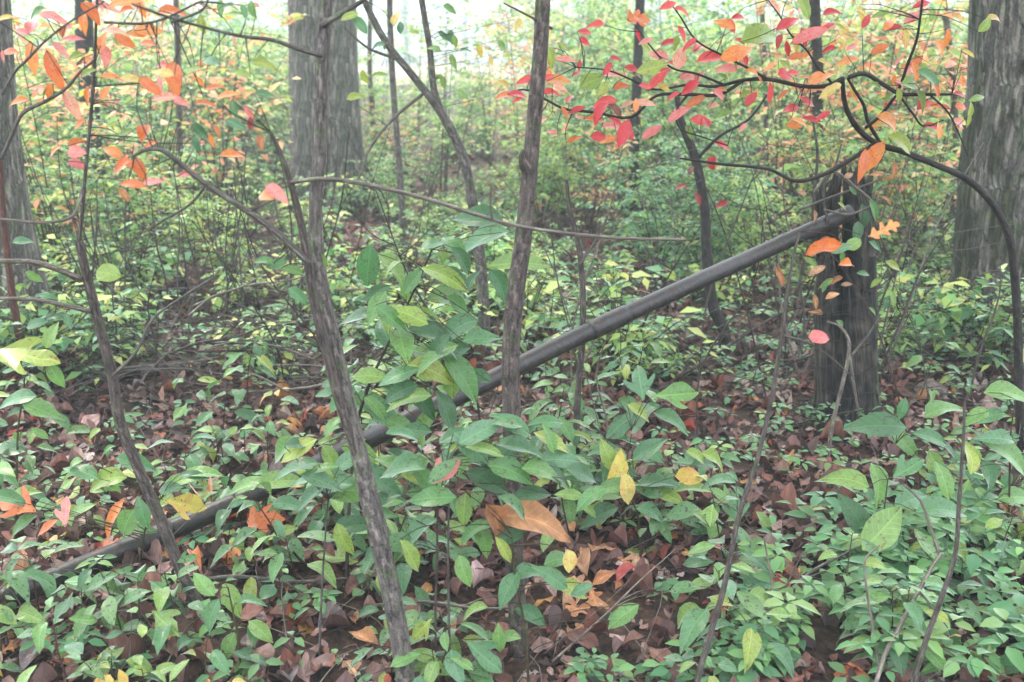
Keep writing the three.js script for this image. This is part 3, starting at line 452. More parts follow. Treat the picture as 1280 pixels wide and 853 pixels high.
// the branching shrub at right whose red leaves hang across the top
const redLeaves = [
  [631, 119, 24, 170, 'orange'], [648, 117, 24, 10, 'red'], [661, 100, 26, 175, 'red'], [698, 99, 30, 8, 'orange'], [689, 115, 20, 5, 'red'], [707, 74, 28, 0, 'pink', 'n'], [731, 51, 16, -30, 'red'], [739, 101, 30, 30, 'lime', 'r'], [769, 73, 14, 0, 'red'], [756, 128, 30, 190, 'red'], [750, 139, 28, 230, 'red'], [768, 139, 22, -50, 'brown', 'd'], [745, 149, 32, 5, 'orange', 'n'], [770, 151, 20, -20, 'red'], [765, 157, 24, 5, 'pink'], [780, 166, 36, 250, 'red'], [748, 171, 20, 0, 'red', 'r'], [718, 173, 22, 30, 'orange', 'n'], [815, 83, 40, 18, 'lime'], [823, 68, 28, 150, 'pink'], [808, 51, 22, 25, 'pink', 'n'], [800, 22, 34, 10, 'orange', 'p'], [855, 14, 26, -10, 'red'], [835, 6, 24, 30, 'red'], [850, 72, 34, 70, 'pink', 'o'], [890, 70, 40, 20, 'red'], [822, 100, 34, 45, 'red', 'n'], [808, 128, 32, 8, 'pink', 'n'], [848, 142, 34, 40, 'pink', 'n'], [815, 165, 34, 35, 'pink', 'n'], [877, 150, 28, -5, 'red'], [870, 126, 30, 28, 'orange', 'n'], [766, 92, 24, 160, 'pink'], [790, 85, 20, 0, 'red'], [776, 108, 22, 15, 'orange'], [755, 112, 18, 60, 'yellow'], [830, 108, 18, -30, 'yellow'], [720, 92, 14, 40, 'red'], [700, 108, 20, -20, 'pink'], [712, 122, 18, 60, 'pink'],
  [908, 86, 26, 165, 'pink'], [984, 27, 32, 40, 'red'], [974, 50, 18, 250, 'crimson'], [968, 8, 28, -45, 'pink', 'n'], [1012, 44, 48, 22, 'pink', 'n'], [1035, 35, 30, 35, 'red', 'n'], [983, 93, 24, 10, 'red', 'r'], [989, 136, 20, 190, 'red', 'r'], [1013, 128, 22, 5, 'red'], [1083, 26, 20, 60, 'red'], [1141, 22, 26, 35, 'pink'], [1153, 5, 28, 25, 'red', 'n'], [1066, 58, 22, 35, 'pink', 'n'], [1158, 130, 24, 30, 'red'], [1198, 105, 26, -8, 'pink', 'n'], [1200, 117, 18, 0, 'crimson'], [904, 181, 24, -15, 'red', 'n'], [884, 153, 18, -40, 'red'], [1202, 133, 16, 0, 'orange', 'r'], [955, 42, 66, 22, 'lime'], [920, 64, 44, 28, 'orange'], [945, 90, 30, 0, 'orange'], [905, 30, 30, 150, 'orange'], [1025, 95, 34, 35, 'orange'], [1090, 195, 44, 230, 'orange'], [1080, 205, 40, 260, 'orange', 'n'], [1115, 152, 44, -15, 'orange'], [1130, 178, 44, -20, 'lime'], [1150, 112, 56, -10, 'lime'], [1165, 97, 40, -25, 'green'], [1120, 105, 26, 0, 'lime'], [1140, 85, 36, 10, 'orange'], [1060, 75, 26, 180, 'orange'], [1100, 60, 24, 30, 'orange'], [1045, 108, 20, 30, 'yellow'], [935, 118, 24, 20, 'lime'], [960, 116, 26, -20, 'green'], [860, 95, 24, 10, 'pink'], [900, 118, 22, -20, 'pink'], [930, 78, 26, 40, 'pink', 'n'], [1176, 60, 26, -40, 'orange'], [1190, 80, 22, 30, 'pink'], [1245, 22, 26, 10, 'yellow'], [1232, 30, 24, 50, 'lime'], [1223, 122, 26, 20, 'lime', 'n'], [995, 70, 20, 20, 'orange'], [1005, 8, 34, -60, 'lime'],
  [875, 58, 22, 40, 'red'], [862, 108, 26, 200, 'red'], [785, 130, 20, 30, 'pink', 'n'], [838, 52, 22, 20, 'red'], [925, 20, 24, 20, 'red'], [1040, 15, 22, 10, 'red'], [1110, 30, 24, 60, 'orange'],
];
sapling('red_leaved_shrub', 'bending dark branch hung with red and pink leaves at upper right', 'shrub', [
  { pts: [[1276, 560], [1274, 480], [1272, 400], [1268, 340], [1262, 298], [1243, 258], [1212, 226], [1170, 206], [1130, 190], [1095, 179], [1072, 160], [1057, 132], [1053, 97]], d: [3.5, 2.95], r: [6.5, 6, 5.6, 5.2, 4.8, 4.4, 4.3, 4, 3.8, 3.7, 3.5, 3.1, 2.7], mat: K.darkBark },
  { pts: [[1102, 181], [1085, 152], [1080, 132], [1068, 112], [1060, 98]], d: [3.1, 2.95], r: [2.4, 2.4, 2.2, 2, 1.8], mat: K.darkBark },
  { pts: [[1053, 98], [1035, 107], [1005, 108], [960, 99], [930, 100], [895, 108], [860, 106], [820, 112], [790, 100], [760, 88], [720, 84]], d: [2.95, 2.95], r: [2.8, 2.8, 2.6, 2.4, 2.1, 1.7, 1.4, 1.2, 1, 0.8], mat: K.darkBark },
  { pts: [[930, 100], [900, 118], [860, 118], [820, 120], [790, 146], [740, 140], [705, 136], [685, 126], [655, 112], [635, 118]], d: [2.95, 2.95], r: [2.4, 2.2, 2, 1.8, 1.8, 1.8, 1.5, 1.2, 0.9], mat: K.darkBark },
  { pts: [[1060, 97], [1080, 92], [1105, 106], [1125, 117], [1160, 118], [1190, 118]], d: [2.95, 2.9], r: [3, 3, 2.8, 2.4, 2, 1.4], mat: K.darkBark },
  { pts: [[1092, 181], [1060, 202], [1020, 222], [993, 226], [962, 212], [900, 205], [850, 198]], d: [3.05, 3.1], r: [3.2, 2.8, 2.6, 2.4, 2, 1.8, 1.2], mat: K.darkBark },
  { pts: [[1082, 160], [1101, 144], [1122, 115], [1135, 80], [1146, 50], [1152, 10], [1156, -30]], d: [3.05, 2.9], r: [2.2, 2.2, 2, 2, 1.8, 1.6, 1.2], mat: K.darkBark },
  { pts: [[1040, 104], [1020, 80], [1008, 62], [990, 45], [975, 20], [960, 0]], d: [2.95, 2.9], r: [1.8, 1.6, 1.4, 1.2, 1, 0.8], mat: K.darkBark },
  { pts: [[960, 99], [935, 85], [905, 70], [870, 50], [850, 20], [835, 0]], d: [2.95, 2.9], r: [1.8, 1.6, 1.4, 1.2, 1, 0.8], mat: K.darkBark },
  { pts: [[905, 106], [870, 92], [840, 85], [815, 60], [800, 40]], d: [2.95, 2.92], r: [1.6, 1.4, 1.2, 1, 0.8], mat: K.darkBark },
  { pts: [[1124, 118], [1140, 140], [1155, 158], [1180, 150]], d: [2.95, 2.9], r: [1.6, 1.4, 1.2, 0.8], mat: K.darkBark },
  { pts: [[1162, 118], [1185, 140], [1200, 170], [1210, 195]], d: [2.95, 2.95], r: [1.4, 1.2, 1, 0.8], mat: K.darkBark },
  { pts: [[860, 118], [845, 140], [850, 160], [880, 172], [910, 182]], d: [2.95, 2.9], r: [1.4, 1.2, 1, 0.8], mat: K.darkBark },
], [...redLeaves, ...scatter(46, 640, 1010, 20, 175, 14, 24, ['red', 'pink', 'red', 'orange', 'lime'], ['o', 'n', 'o']), ...scatter(60, 960, 1215, 5, 165, 14, 26, ['orange', 'orange', 'yellow', 'pink', 'lime', 'red'], ['o', 'n'])], { twigMat: K.darkBark, mat: K.darkBark, crown: { at: V(1.9, 3.3, -2.6), r: 1.2, n: 1000, hex: [0xd8364a, 0xe08a5a, 0xa5b858, 0xe27886] } });

// other thin trees behind
sapling('crooked_sapling', 'thin crooked sapling leaning left behind the horizontal twig', 'tree', [
  { pts: [[606, 440], [602, 340], [590, 250], [578, 195], [552, 142], [522, 102], [482, 52], [455, 0], [440, -40]], d: [4.6, 4.6], r: [8, 7.5, 7, 6.5, 6, 5, 4.5, 4, 3.5], mat: K.sapling },
  { pts: [[552, 142], [543, 115], [537, 60], [527, 0], [520, -50]], d: [4.6, 4.65], r: [5, 4.5, 4, 3.8, 3], mat: K.sapling },
  { pts: [[528, 118], [490, 150], [460, 190], [452, 220]], d: [4.6, 4.4], r: [2.2, 2, 1.8, 1.2] },
  { pts: [[500, 75], [460, 60], [430, 34]], d: [4.6, 4.5], r: [2, 1.6, 1] },
], [...scatter(14, 440, 590, 10, 130, 14, 22, ['green', 'lime', 'green'], ['o']), ...scatter(8, 540, 660, 25, 110, 12, 20, ['green', 'lime', 'yellow'])]);
sapling('dark_pole_sapling', 'short dark crooked stem rising beside the upper pipe', 'tree', [
  { pts: [[905, 415], [892, 385], [884, 320], [880, 255], [868, 195], [852, 152], [846, 120]], d: [4.7, 4.7], r: [8, 7.5, 7, 6.5, 6, 5, 3], mat: K.darkBark },
  { pts: [[870, 200], [900, 170], [935, 150], [965, 110]], d: [4.7, 4.6], r: [2.4, 2, 1.6, 1.2], mat: K.darkBark },
], scatter(5, 850, 910, 195, 260, 14, 20, ['crimson', 'brown', 'lime'], ['d', 'o']), { mat: K.darkBark });
sapling('thin_sapling', 'thin bare brown stem between the knobby sapling and the pipe', 'tree', [
  { pts: [[722, 500], [728, 420], [728, 350], [722, 300], [712, 262], [708, 225]], d: [3.2, 3.25], r: [4.5, 4.2, 4, 3.6, 3, 2], mat: K.brownBark },
  { pts: [[726, 330], [745, 300], [760, 270]], d: [3.2, 3.2], r: [1.6, 1.4, 1] },
], []);
sapling('slanting_sapling', 'long thin leafless stem slanting up in front of the fence post', 'shrub', [
  { pts: [[870, 862], [886, 800], [905, 735], [925, 640], [948, 570], [966, 490], [980, 400], [990, 330], [1000, 290]], d: [1.98, 2.2], r: [4.2, 4, 4, 3.6, 3.2, 3, 2.6, 2, 1.4], mat: K.brownBark },
  { pts: [[978, 420], [1000, 425], [1030, 440], [1065, 470]], d: [2.15, 2.2], r: [1.4, 1.2, 1, 0.8] },
], [[1030, 315, 44, 12, 'orange', 'd'], [1022, 338, 28, 30, 'tan', 'n'], [1060, 330, 24, 10, 'orange', 'd'], [1042, 368, 26, 30, 'tan', 'n'], [1024, 422, 26, -5, 'pink', 'r'], [975, 345, 28, -65, 'tan', 'n'], [1105, 288, 40, 25, 'orange', 'k'], [1068, 305, 22, 40, 'lime', 'r'], [1052, 310, 26, 30, 'green']]);
sapling('bending_sapling', 'thin dark bare stem bending through the ground cover at lower right', 'shrub', [
  { pts: [[1140, 862], [1158, 800], [1176, 750], [1194, 695], [1199, 630], [1204, 560], [1206, 500]], d: [2.0, 2.15], r: [4, 4, 3.8, 3.4, 3, 2.4, 1.6], mat: K.brownBark },
], [[1215, 575, 36, 80, 'lime'], [1180, 600, 50, -70, 'green'], [1222, 520, 34, 200, 'green']]);
sapling('pale_twig', 'pale broken forked twig standing in the lower right ground cover', 'twig', [
  { pts: [[1094, 858], [1108, 815], [1122, 790], [1145, 745], [1176, 692]], d: [1.95, 2.2], r: [3, 2.8, 2.8, 2.6, 2.2], mat: K.paleTwig },
  { pts: [[1174, 694], [1162, 655], [1150, 625], [1130, 606]], d: [2.2, 2.25], r: [2.2, 2, 1.8, 1.4], mat: K.paleTwig },
  { pts: [[1150, 740], [1170, 765], [1185, 785]], d: [2.1, 2.1], r: [1.4, 1.2, 0.8], mat: K.paleTwig },
], [], { root: false });
sapling('pale_twig', 'thin pale upright twig left of the broken forked one', 'twig', [{ pts: [[1098, 842], [1092, 790], [1084, 740], [1082, 700], [1100, 682]], d: [2.05, 2.15], r: [2, 1.8, 1.6, 1.4, 1], mat: K.paleTwig }], []);
sapling('pale_twig', 'thin pale upright twig beside the slanting stem', 'twig', [{ pts: [[962, 775], [965, 730], [960, 700], [955, 672]], d: [2.3, 2.35], r: [1.8, 1.6, 1.4, 1], mat: K.paleTwig }], []);
sapling('post_twig', 'pale forked dead twig leaning on the front of the fence post', 'twig', [
  { pts: [[1040, 535], [1052, 485], [1060, 450], [1061, 425], [1050, 408], [1034, 402]], d: [-postBase.z - 0.32, -postBase.z - 0.2], r: [2.6, 2.6, 2.6, 2.4, 1.8, 1.2], mat: K.paleTwig },
  { pts: [[1061, 440], [1066, 470], [1074, 520]], d: [-postBase.z - 0.24, -postBase.z - 0.28], r: [2, 1.8, 1.2], mat: K.paleTwig },
  { pts: [[1062, 448], [1085, 420], [1100, 396]], d: [-postBase.z - 0.24, -postBase.z - 0.2], r: [2, 1.8, 1.2] },
], []);
sapling('dead_vine', 'tangle of thin dead vine stems over the top of the fence post', 'vine', [
  { pts: [[1015, 300], [1018, 240], [1022, 190], [1016, 150]], d: [-postBase.z - 0.16, -postBase.z - 0.1], r: [2.4, 2.2, 2, 1.4], mat: K.brownBark },
  { pts: [[1018, 240], [1040, 215], [1070, 235], [1090, 255], [1062, 268], [1030, 262]], d: [-postBase.z - 0.2, -postBase.z - 0.2], r: [2.2, 2, 2, 1.8, 1.6, 1.2], mat: K.paleTwig },
  { pts: [[1035, 280], [1030, 235], [1045, 205], [1052, 180]], d: [-postBase.z - 0.2, -postBase.z - 0.1], r: [2, 1.8, 1.6, 1], mat: K.brownBark },
  { pts: [[1000, 262], [1030, 250], [1058, 240], [1100, 225]], d: [-postBase.z - 0.22, -postBase.z - 0.15], r: [1.8, 1.8, 1.6, 1] },
  { pts: [[1010, 310], [1000, 350], [1006, 400], [998, 450]], d: [-postBase.z - 0.2, -postBase.z - 0.12], r: [1.6, 1.6, 1.4, 1] },
], [...scatter(26, 985, 1120, 195, 420, 14, 24, ['lime', 'green', 'tan'], ['o', 'n']), [1080, 270, 30, -80, 'green'], [1072, 290, 28, -100, 'green'], [1094, 262, 26, -60, 'green']], { root: false });
// slim trunks farther back
[['slim_tree', 'slim dark trunk partly hidden by orange leaves at upper left', [[128, 330], [112, 130], [106, 60], [104, 0], [102, -60]], 8.5, [13, 12, 11, 11, 10], K.darkBark],
 ['slim_tree', 'slim dark trunk behind the red leaves near the knobby sapling', [[790, 300], [794, 160], [797, 80], [800, 0], [802, -60]], 8.8, [8, 7, 6.5, 6, 6], K.darkBark],
 ['slim_tree', 'slim trunk above the fence post among orange leaves', [[1022, 300], [1022, 180], [1022, 90], [1018, 0], [1016, -60]], 7.2, [9, 8, 7.5, 7, 7], K.darkBark],
 ['slim_tree', 'very thin upright grey stem left of the thick grey trunk', [[228, 330], [226, 230], [224, 150], [222, 60], [218, -40]], 7.6, [5, 4.5, 4, 4, 3.5], K.sapling],
 ['slim_tree', 'very thin upright stem right of the thick grey trunk', [[505, 320], [500, 220], [492, 120], [488, 40], [486, -40]], 7, [5, 4.5, 4, 4, 3.5], K.sapling],
 ['slim_tree', 'reddish bare stem in front of the flaring trunk at left', [[26, 432], [20, 400], [10, 330], [4, 270], [0, 200]], 4.2, [5, 5, 4.5, 4, 3], K.redStem],
 ['slim_tree', 'thin grey stem beside the orange bush at upper right', [[1190, 330], [1196, 200], [1190, 90], [1180, 0], [1172, -60]], 8, [4.5, 4.5, 4, 4, 3.5], K.sapling],
 ['slim_tree', 'thin hazy stem midway between crooked sapling and thick trunk', [[468, 250], [466, 160], [462, 80], [464, -40]], 12, [4, 3.6, 3.2, 3], K.sapling],
 ['slim_tree', 'thin pale stem rising right of the pole by the pipe', [[960, 330], [955, 220], [958, 130], [950, -30]], 9, [4, 3.6, 3.2, 3], K.sapling],
].forEach(([n, lab, pts, d, r, mat]) => sapling(n, lab, 'tree', [{ pts: pts.map((q) => q), d: [d, d], r, mat }], [], { group: 'slim trunks in the understory' }));
const side = (px) => px < 360 ? 'left of the thick trunk' : px < 660 ? 'left of the knobby sapling' : px < 1010 ? 'left of the post' : 'by the broad trunk';

// ================================================================ UNDERGROWTH, NEAR
// a seedling: stem with stalked leaves, every leaf its own piece
function plant(name, category, base, h, n, s, cols, shapes, o = {}) {
  const t = thing(name, base, '', category, o.group), lean = o.lean ?? V(rr(-0.25, 0.25), 0, rr(-0.2, 0.3)), top = V(lean.x * h, h, lean.z * h), mid = top.clone().multiplyScalar(0.5).add(V(rr(-0.04, 0.04) * h, 0.04 * h, rr(-0.04, 0.04) * h));
  const pts = o.path ? o.path.map((p) => p.clone().sub(base)) : [V(0, -0.02, 0), mid, top], c = new THREE.CatmullRomCurve3(pts, false, 'centripetal'), b = new Batch();
  const sr = o.sr ?? 0.0022 + h * 0.004; b.add(raw(limb(pts, [sr, sr * 0.75, sr * 0.4], { radial: 5, seg: 8, cap: false })), I4);
  let a = R() * 6.283; const from = o.from ?? 0.3;
  for (let k = 0; k < n; k++) {
    const q = n === 1 ? 1 : from + (1 - from) * Math.min(1, k / (n - 1) + rr(-0.04, 0.04)), at = c.getPoint(Math.min(1, q)); a += o.opposite ? (k % 2 ? Math.PI : 1.6) : 2.4 + rr(-0.4, 0.4);
    const rise = lerp(-0.15, 0.45, q) + rr(-0.2, 0.2), dir = V(Math.cos(a), rise, Math.sin(a)).normalize(), reach = (o.stalk ?? 0.25) * s * rr(0.7, 1.6) + (o.spread ?? 0) * (1.15 - q) * rr(0.4, 1.1), lb = at.clone().addScaledVector(dir, reach).add(V(0, reach * 0.12, 0));
    b.add(raw(limb([at, at.clone().lerp(lb, 0.5).add(V(0, reach * 0.08, 0)), lb], [reach > 0.08 ? 0.0018 : 0.0012, 0.0009], { radial: 3, seg: 3, cap: false })), I4);
    const ld = dir.clone(); ld.y = rr(-0.55, 0.2); const nn = V(rr(-0.45, 0.45), 1, rr(-0.2, 0.75)).normalize();
    const col = pick(cols); putLeaf(t, pick(L[pick(shapes)]), pick(M[col]), lb, ld, nn, s * rr(0.65, 1.2) * (q > 0.92 ? 0.8 : 1));
  }
  part('stem', b.geo(), o.stemMat ?? pick([K.twig, K.greenStem, K.greenStem, K.redStem]), t);
  return t;
}
const G3 = ['green', 'green', 'green', 'green', 'worn', 'lime'];
const GG = ['green', 'green', 'green', 'green', 'worn', 'worn', 'lime'];
const named = (px, py, h, n, s, cols, shapes, label, o = {}) => { const t = plant(o.name ?? 'seedling', 'seedling', G(px, py), h, n, s, cols, shapes, o); t.userData.label = label; return t; };
// the tall leafy one in the middle
{
  const base = G(432, 742), d = -base.z, path = [base.clone().setY(base.y - 0.02), P(438, 600, d + 0.02), P(452, 505, d + 0.04), P(480, 440, d + 0.05), P(510, 380, d + 0.06), P(540, 312, d + 0.06)];
  const t = plant('tall_seedling', 'seedling', base, 1, 16, 0.13, GG, ['elliptic', 'ovate'], { path, from: 0.4, sr: 0.006, stalk: 0.3, spread: 0.06, stemMat: K.twig }); t.userData.label = 'tall broad-leaved green seedling between the forked and the knobby sapling'; const tc = new THREE.CatmullRomCurve3(path.map((q) => q.clone().sub(base)), false, 'centripetal'), pb = new Batch();
  for (const [px, py, len, deg, col, sh] of [[605, 295, 74, 190, 'green', 'ovate'], [600, 268, 64, 160, 'green', 'ovate'], [460, 335, 60, -100, 'green', 'ovate'], [492, 335, 56, -40, 'green', 'ovate'], [556, 346, 66, -22, 'lime', 'ovate'], [470, 365, 42, 40, 'green', 'obovate'], [470, 385, 50, 240, 'green', 'ovate'], [650, 330, 84, 6, 'green', 'narrow'], [540, 305, 30, 20, 'green', 'round'], [530, 392, 44, 0, 'lime', 'ovate'], [590, 350, 28, 70, 'green', 'ovate'], [550, 420, 80, -12, 'green', 'ovate'], [520, 440, 70, 165, 'green', 'ovate'], [500, 470, 60, 200, 'green', 'obovate'], [600, 420, 46, 15, 'green', 'ovate'], [580, 470, 70, -45, 'green', 'ovate'], [540, 465, 66, -15, 'lime', 'ovate'], [480, 415, 50, 120, 'green', 'ovate'], [515, 350, 40, 60, 'green', 'ovate'], [510, 500, 60, 190, 'green', 'ovate'], [560, 515, 60, -60, 'green', 'ovate'], [575, 380, 40, -30, 'green', 'ovate'], [465, 470, 50, 170, 'lime', 'obovate'], [500, 530, 50, -20, 'green', 'ovate'], ...Array.from({ length: 24 }, () => { const f = R(); return [lerp(440, 560, f) + rr(-60, 90), lerp(600, 330, f) + rr(-30, 40), rr(38, 68), pick([rr(-40, 30), rr(150, 230), rr(-90, -40)]), pick(['green', 'green', 'green', 'lime']), pick(['elliptic', 'ovate'])]; })]) {
    const mid = P(px, py, d + rr(-0.12, 0.12)), s = size(len, mid), dir = screenDir(deg, 0.3); putLeaf(t, pick(L[sh]), pick(M[col]), mid.addScaledVector(dir, -s * 0.5).sub(base), dir, V(rr(-0.4, 0.4), 0.8, rr(0.3, 0.9)).normalize(), s);
    let best = null, bd = 9; for (let i = 0; i <= 30; i++) { const q = tc.getPoint(i / 30); const e = q.distanceTo(mid); if (e < bd) { bd = e; best = q; } } pb.add(raw(limb([best, best.clone().lerp(mid, 0.5).add(V(0, 0.012, 0)), mid.clone()], [0.0018, 0.001], { radial: 3, seg: 4, cap: false })), I4);
  }
  part('leaf_stalks', pb.geo(), K.greenStem, t).userData.kind = 'stuff';
}
const more = (n, x0, x1, y0, y1, l0 = 36, l1 = 60) => Array.from({ length: n }, () => [rr(x0, x1), rr(y0, y1), rr(l0, l1), pick([rr(-35, 25), rr(155, 215), rr(-35, 25), rr(-90, -40)]), pick(['green', 'green', 'green', 'green', 'worn', 'lime']), pick(['elliptic', 'elliptic', 'ovate', 'obovate'])]);
function leafy(name, label, px0, py0, stemPx, leaves, o = {}) {   // a seedling with each leaf where it hangs
  const base = G(px0, py0), d = -base.z, t = thing(name, base, label, 'seedling'), b = new Batch();
  const sp = [base.clone().setY(base.y - 0.02), ...stemPx.map(([x, y, dd = 0]) => P(x, y, d + dd))].map((q) => q.sub(base)); b.add(raw(limb(sp, [0.004, 0.003, 0.0015], { radial: 5, seg: 14, cap: false })), I4);
  const c = new THREE.CatmullRomCurve3(sp, false, 'centripetal'), spine = Array.from({ length: 24 }, (_, i) => c.getPoint(0.2 + 0.8 * i / 23));
  for (const [px, py, len, deg, col, sh = 'ovate'] of leaves) {
    const mid = P(px, py, d + rr(-0.07, 0.07)), s = size(len, mid), dir = screenDir(deg, 0.35), at = mid.clone().addScaledVector(dir, -s * 0.5).sub(base);
    putLeaf(t, pick(L[sh]), pick(M[col]), at, dir, V(rr(-0.35, 0.35), 0.9, rr(0.2, 0.8)).normalize(), s);
    let best = spine[0]; for (const q of spine) if (q.distanceTo(at) < best.distanceTo(at)) best = q; b.add(raw(limb([best, best.clone().lerp(at, 0.5).add(V(0, 0.01, 0)), at], [0.0016, 0.001], { radial: 3, seg: 4, cap: false })), I4);
  }
  part('stem', b.geo(), o.mat ?? K.greenStem, t); return t;
}
leafy('sassafras_seedling', 'seedling with pale three-lobed leaves right of the knobby sapling', 778, 668, [[780, 600], [790, 540]], [[790, 520, 78, 200, 'green', 'trident'], [800, 478, 48, 100, 'green', 'trident'], [845, 490, 60, 10, 'green', 'mitten'], [840, 525, 50, -20, 'green', 'ovate'], [752, 560, 44, 190, 'green', 'mitten'], [815, 565, 40, -40, 'green', 'ovate'], ...more(8, 730, 900, 500, 630, 32, 52)]);
leafy('sassafras_seedling', 'seedling with one bright yellow-green lobed leaf at the left edge', 20, 640, [[22, 540], [30, 470], [20, 440]], [[28, 442, 84, 2, 'lime', 'trident'], [62, 420, 34, 70, 'green', 'ovate'], [70, 470, 36, -60, 'green', 'ovate'], [20, 500, 50, 190, 'green', 'ovate'], [52, 510, 48, -10, 'green', 'ovate'], [10, 560, 50, 170, 'green'], [45, 405, 30, 20, 'green']]);
leafy('sassafras_seedling', 'seedling with a pair of broad shining leaves before the fence post', 1150, 640, [[1148, 590], [1120, 555]], [[1095, 533, 78, 178, 'green', 'ovate'], [1128, 552, 54, -40, 'green', 'ovate'], [1128, 512, 30, 80, 'green', 'obovate'], [1165, 548, 60, -15, 'green', 'narrow'], [1180, 510, 52, 30, 'green'], [1185, 560, 44, -20, 'green', 'ovate'], [1170, 585, 46, -70, 'green']]);
leafy('sassafras_seedling', 'seedling with large leaves cut by the right edge', 1260, 700, [[1262, 620], [1264, 540], [1270, 500]], [[1262, 492, 60, 0, 'green'], [1238, 520, 38, 190, 'green'], [1265, 568, 76, -25, 'green'], [1250, 545, 44, 160, 'green'], [1215, 565, 40, 100, 'lime'], [1240, 600, 56, -60, 'green'], [1272, 620, 50, 10, 'green'], [1225, 640, 50, 200, 'green']]);
leafy('sassafras_seedling', 'seedling with oversized leaves low at right, below the post', 1090, 735, [[1095, 690], [1105, 640], [1110, 600]], [[1105, 660, 84, 40, 'green', 'ovate'], [1098, 605, 56, -75, 'green', 'ovate'], [1070, 645, 60, 120, 'green', 'ovate'], [1140, 625, 54, 20, 'green'], [1060, 600, 54, 160, 'lime'], [1180, 635, 70, 10, 'green'], [1062, 680, 50, 200, 'green'], [1130, 690, 50, -20, 'green'], [1135, 585, 44, 40, 'green', 'mitten']]);
leafy('sassafras_seedling', 'seedling with orange and green lobed leaves lying over the pipe', 170, 722, [[178, 680], [185, 650], [200, 625]], [[158, 654, 40, 240, 'green', 'round'], [140, 648, 54, 240, 'orange', 'narrow'], [232, 628, 54, -10, 'yellow', 'mitten'], [225, 600, 56, 25, 'green', 'narrow'], [80, 640, 38, 100, 'pink', 'mitten'], [58, 660, 36, 215, 'orange', 'narrow'], [20, 630, 56, 160, 'orange', 'trident'], [250, 590, 50, 20, 'green'], [130, 600, 56, 185, 'lime'], [100, 590, 50, 160, 'green'], [30, 615, 40, 10, 'lime', 'narrow'], ...more(12, 0, 240, 560, 680, 34, 54)]);
leafy('sassafras_seedling', 'seedling with a large orange leaf standing over the middle of the pipe', 322, 700, [[320, 670], [325, 650]], [[330, 648, 48, 10, 'orange', 'maple'], [294, 692, 34, 100, 'orange', 'dry'], [350, 600, 56, 15, 'green'], [310, 605, 50, 170, 'green']]);
leafy('sassafras_seedling', 'seedling holding a big spotted orange-tan leaf in front of the knobby sapling', 662, 868, [[655, 780], [642, 710], [640, 670]], [[668, 652, 108, -8, 'tan', 'elliptic'], [622, 655, 58, -60, 'tan', 'ovate'], [580, 638, 44, -95, 'green', 'ovate'], [604, 676, 44, -70, 'green'], [635, 738, 52, 240, 'green', 'ovate'], [665, 715, 50, 20, 'green'], [688, 722, 56, -30, 'green', 'obovate'], [718, 738, 48, -20, 'lime'], [630, 688, 44, -60, 'lime', 'narrow'], [700, 700, 44, 15, 'green'], [592, 762, 36, 190, 'lime'], [712, 702, 30, -80, 'yellow', 'round'], ...more(9, 580, 780, 670, 800, 32, 50)]);
leafy('double_stem_seedling', 'two-stemmed seedling with a tall pink-tan leaf by the forked sapling', 546, 862, [[544, 780], [546, 700], [548, 630], [556, 590]], [[556, 590, 46, 45, 'pink', 'mitten'], [540, 620, 60, 175, 'green'], [590, 560, 60, -40, 'green'], [575, 545, 56, 20, 'green'], [520, 660, 60, 200, 'green'], [500, 580, 70, 170, 'green'], [610, 600, 60, -20, 'green'], [600, 540, 60, 30, 'green'], [495, 680, 56, 185, 'worn'], [530, 600, 50, 120, 'green'], ...more(7, 470, 600, 540, 720)], { mat: K.brownBark });
leafy('double_stem_seedling', 'slim grey twin of the two-stemmed seedling, just right of it', 563, 862, [[561, 780], [560, 690], [562, 610], [566, 570]], [[620, 570, 60, 10, 'green'], [640, 590, 64, -15, 'green'], [680, 590, 60, -10, 'green'], [700, 575, 56, 0, 'green'], [730, 590, 50, -10, 'green'], [650, 555, 60, 5, 'green'], [690, 550, 50, -20, 'lime'], ...more(12, 560, 770, 520, 640)], { mat: K.sapling });
leafy('upright_seedling', 'straight thin stem seedling left of the forked sapling', 398, 834, [[401, 760], [405, 690], [410, 625]], [[410, 600, 70, 170, 'green'], [370, 585, 56, 190, 'green'], [440, 610, 80, 5, 'green'], [470, 600, 66, -10, 'green'], [350, 560, 54, 200, 'green'], [385, 620, 50, 210, 'green'], [430, 580, 50, 40, 'green', 'obovate'], ...more(7, 330, 480, 540, 680)], { mat: K.sapling });
leafy('yellow_seedling', 'seedling with yellowing spotted leaves right of the knobby sapling', 800, 690, [[796, 640], [780, 610]], [[772, 590, 52, 70, 'yellow'], [862, 596, 36, 0, 'yellow', 'round'], [785, 612, 48, -70, 'yellow'], [820, 600, 50, 20, 'green'], [835, 620, 44, -15, 'lime'], [810, 560, 50, 40, 'green'], [762, 570, 44, 110, 'lime'], [750, 640, 50, 190, 'green'], ...more(6, 740, 880, 600, 700, 32, 50)]);
leafy('mitten_seedling', 'small seedling with mitten leaves by the slanting stem', 930, 690, [[926, 660], [922, 640]], [[920, 636, 42, 95, 'green', 'trident'], [958, 655, 40, -50, 'green', 'ovate'], [890, 645, 34, 240, 'green'], [905, 620, 36, 140, 'green', 'mitten'], [900, 600, 40, 170, 'green']]);
leafy('drooping_seedling', 'seedling with hanging grey-green leaves low left of the forked sapling', 300, 850, [[298, 800], [290, 760], [285, 735]], [[290, 750, 46, -60, 'green'], [265, 770, 44, 250, 'green'], [318, 800, 44, -70, 'green'], [305, 840, 40, -80, 'worn'], [325, 790, 40, -40, 'green'], [255, 730, 40, 130, 'green'], [310, 750, 34, 20, 'green'], [285, 810, 40, -110, 'green'], [330, 830, 34, -50, 'lime']]);

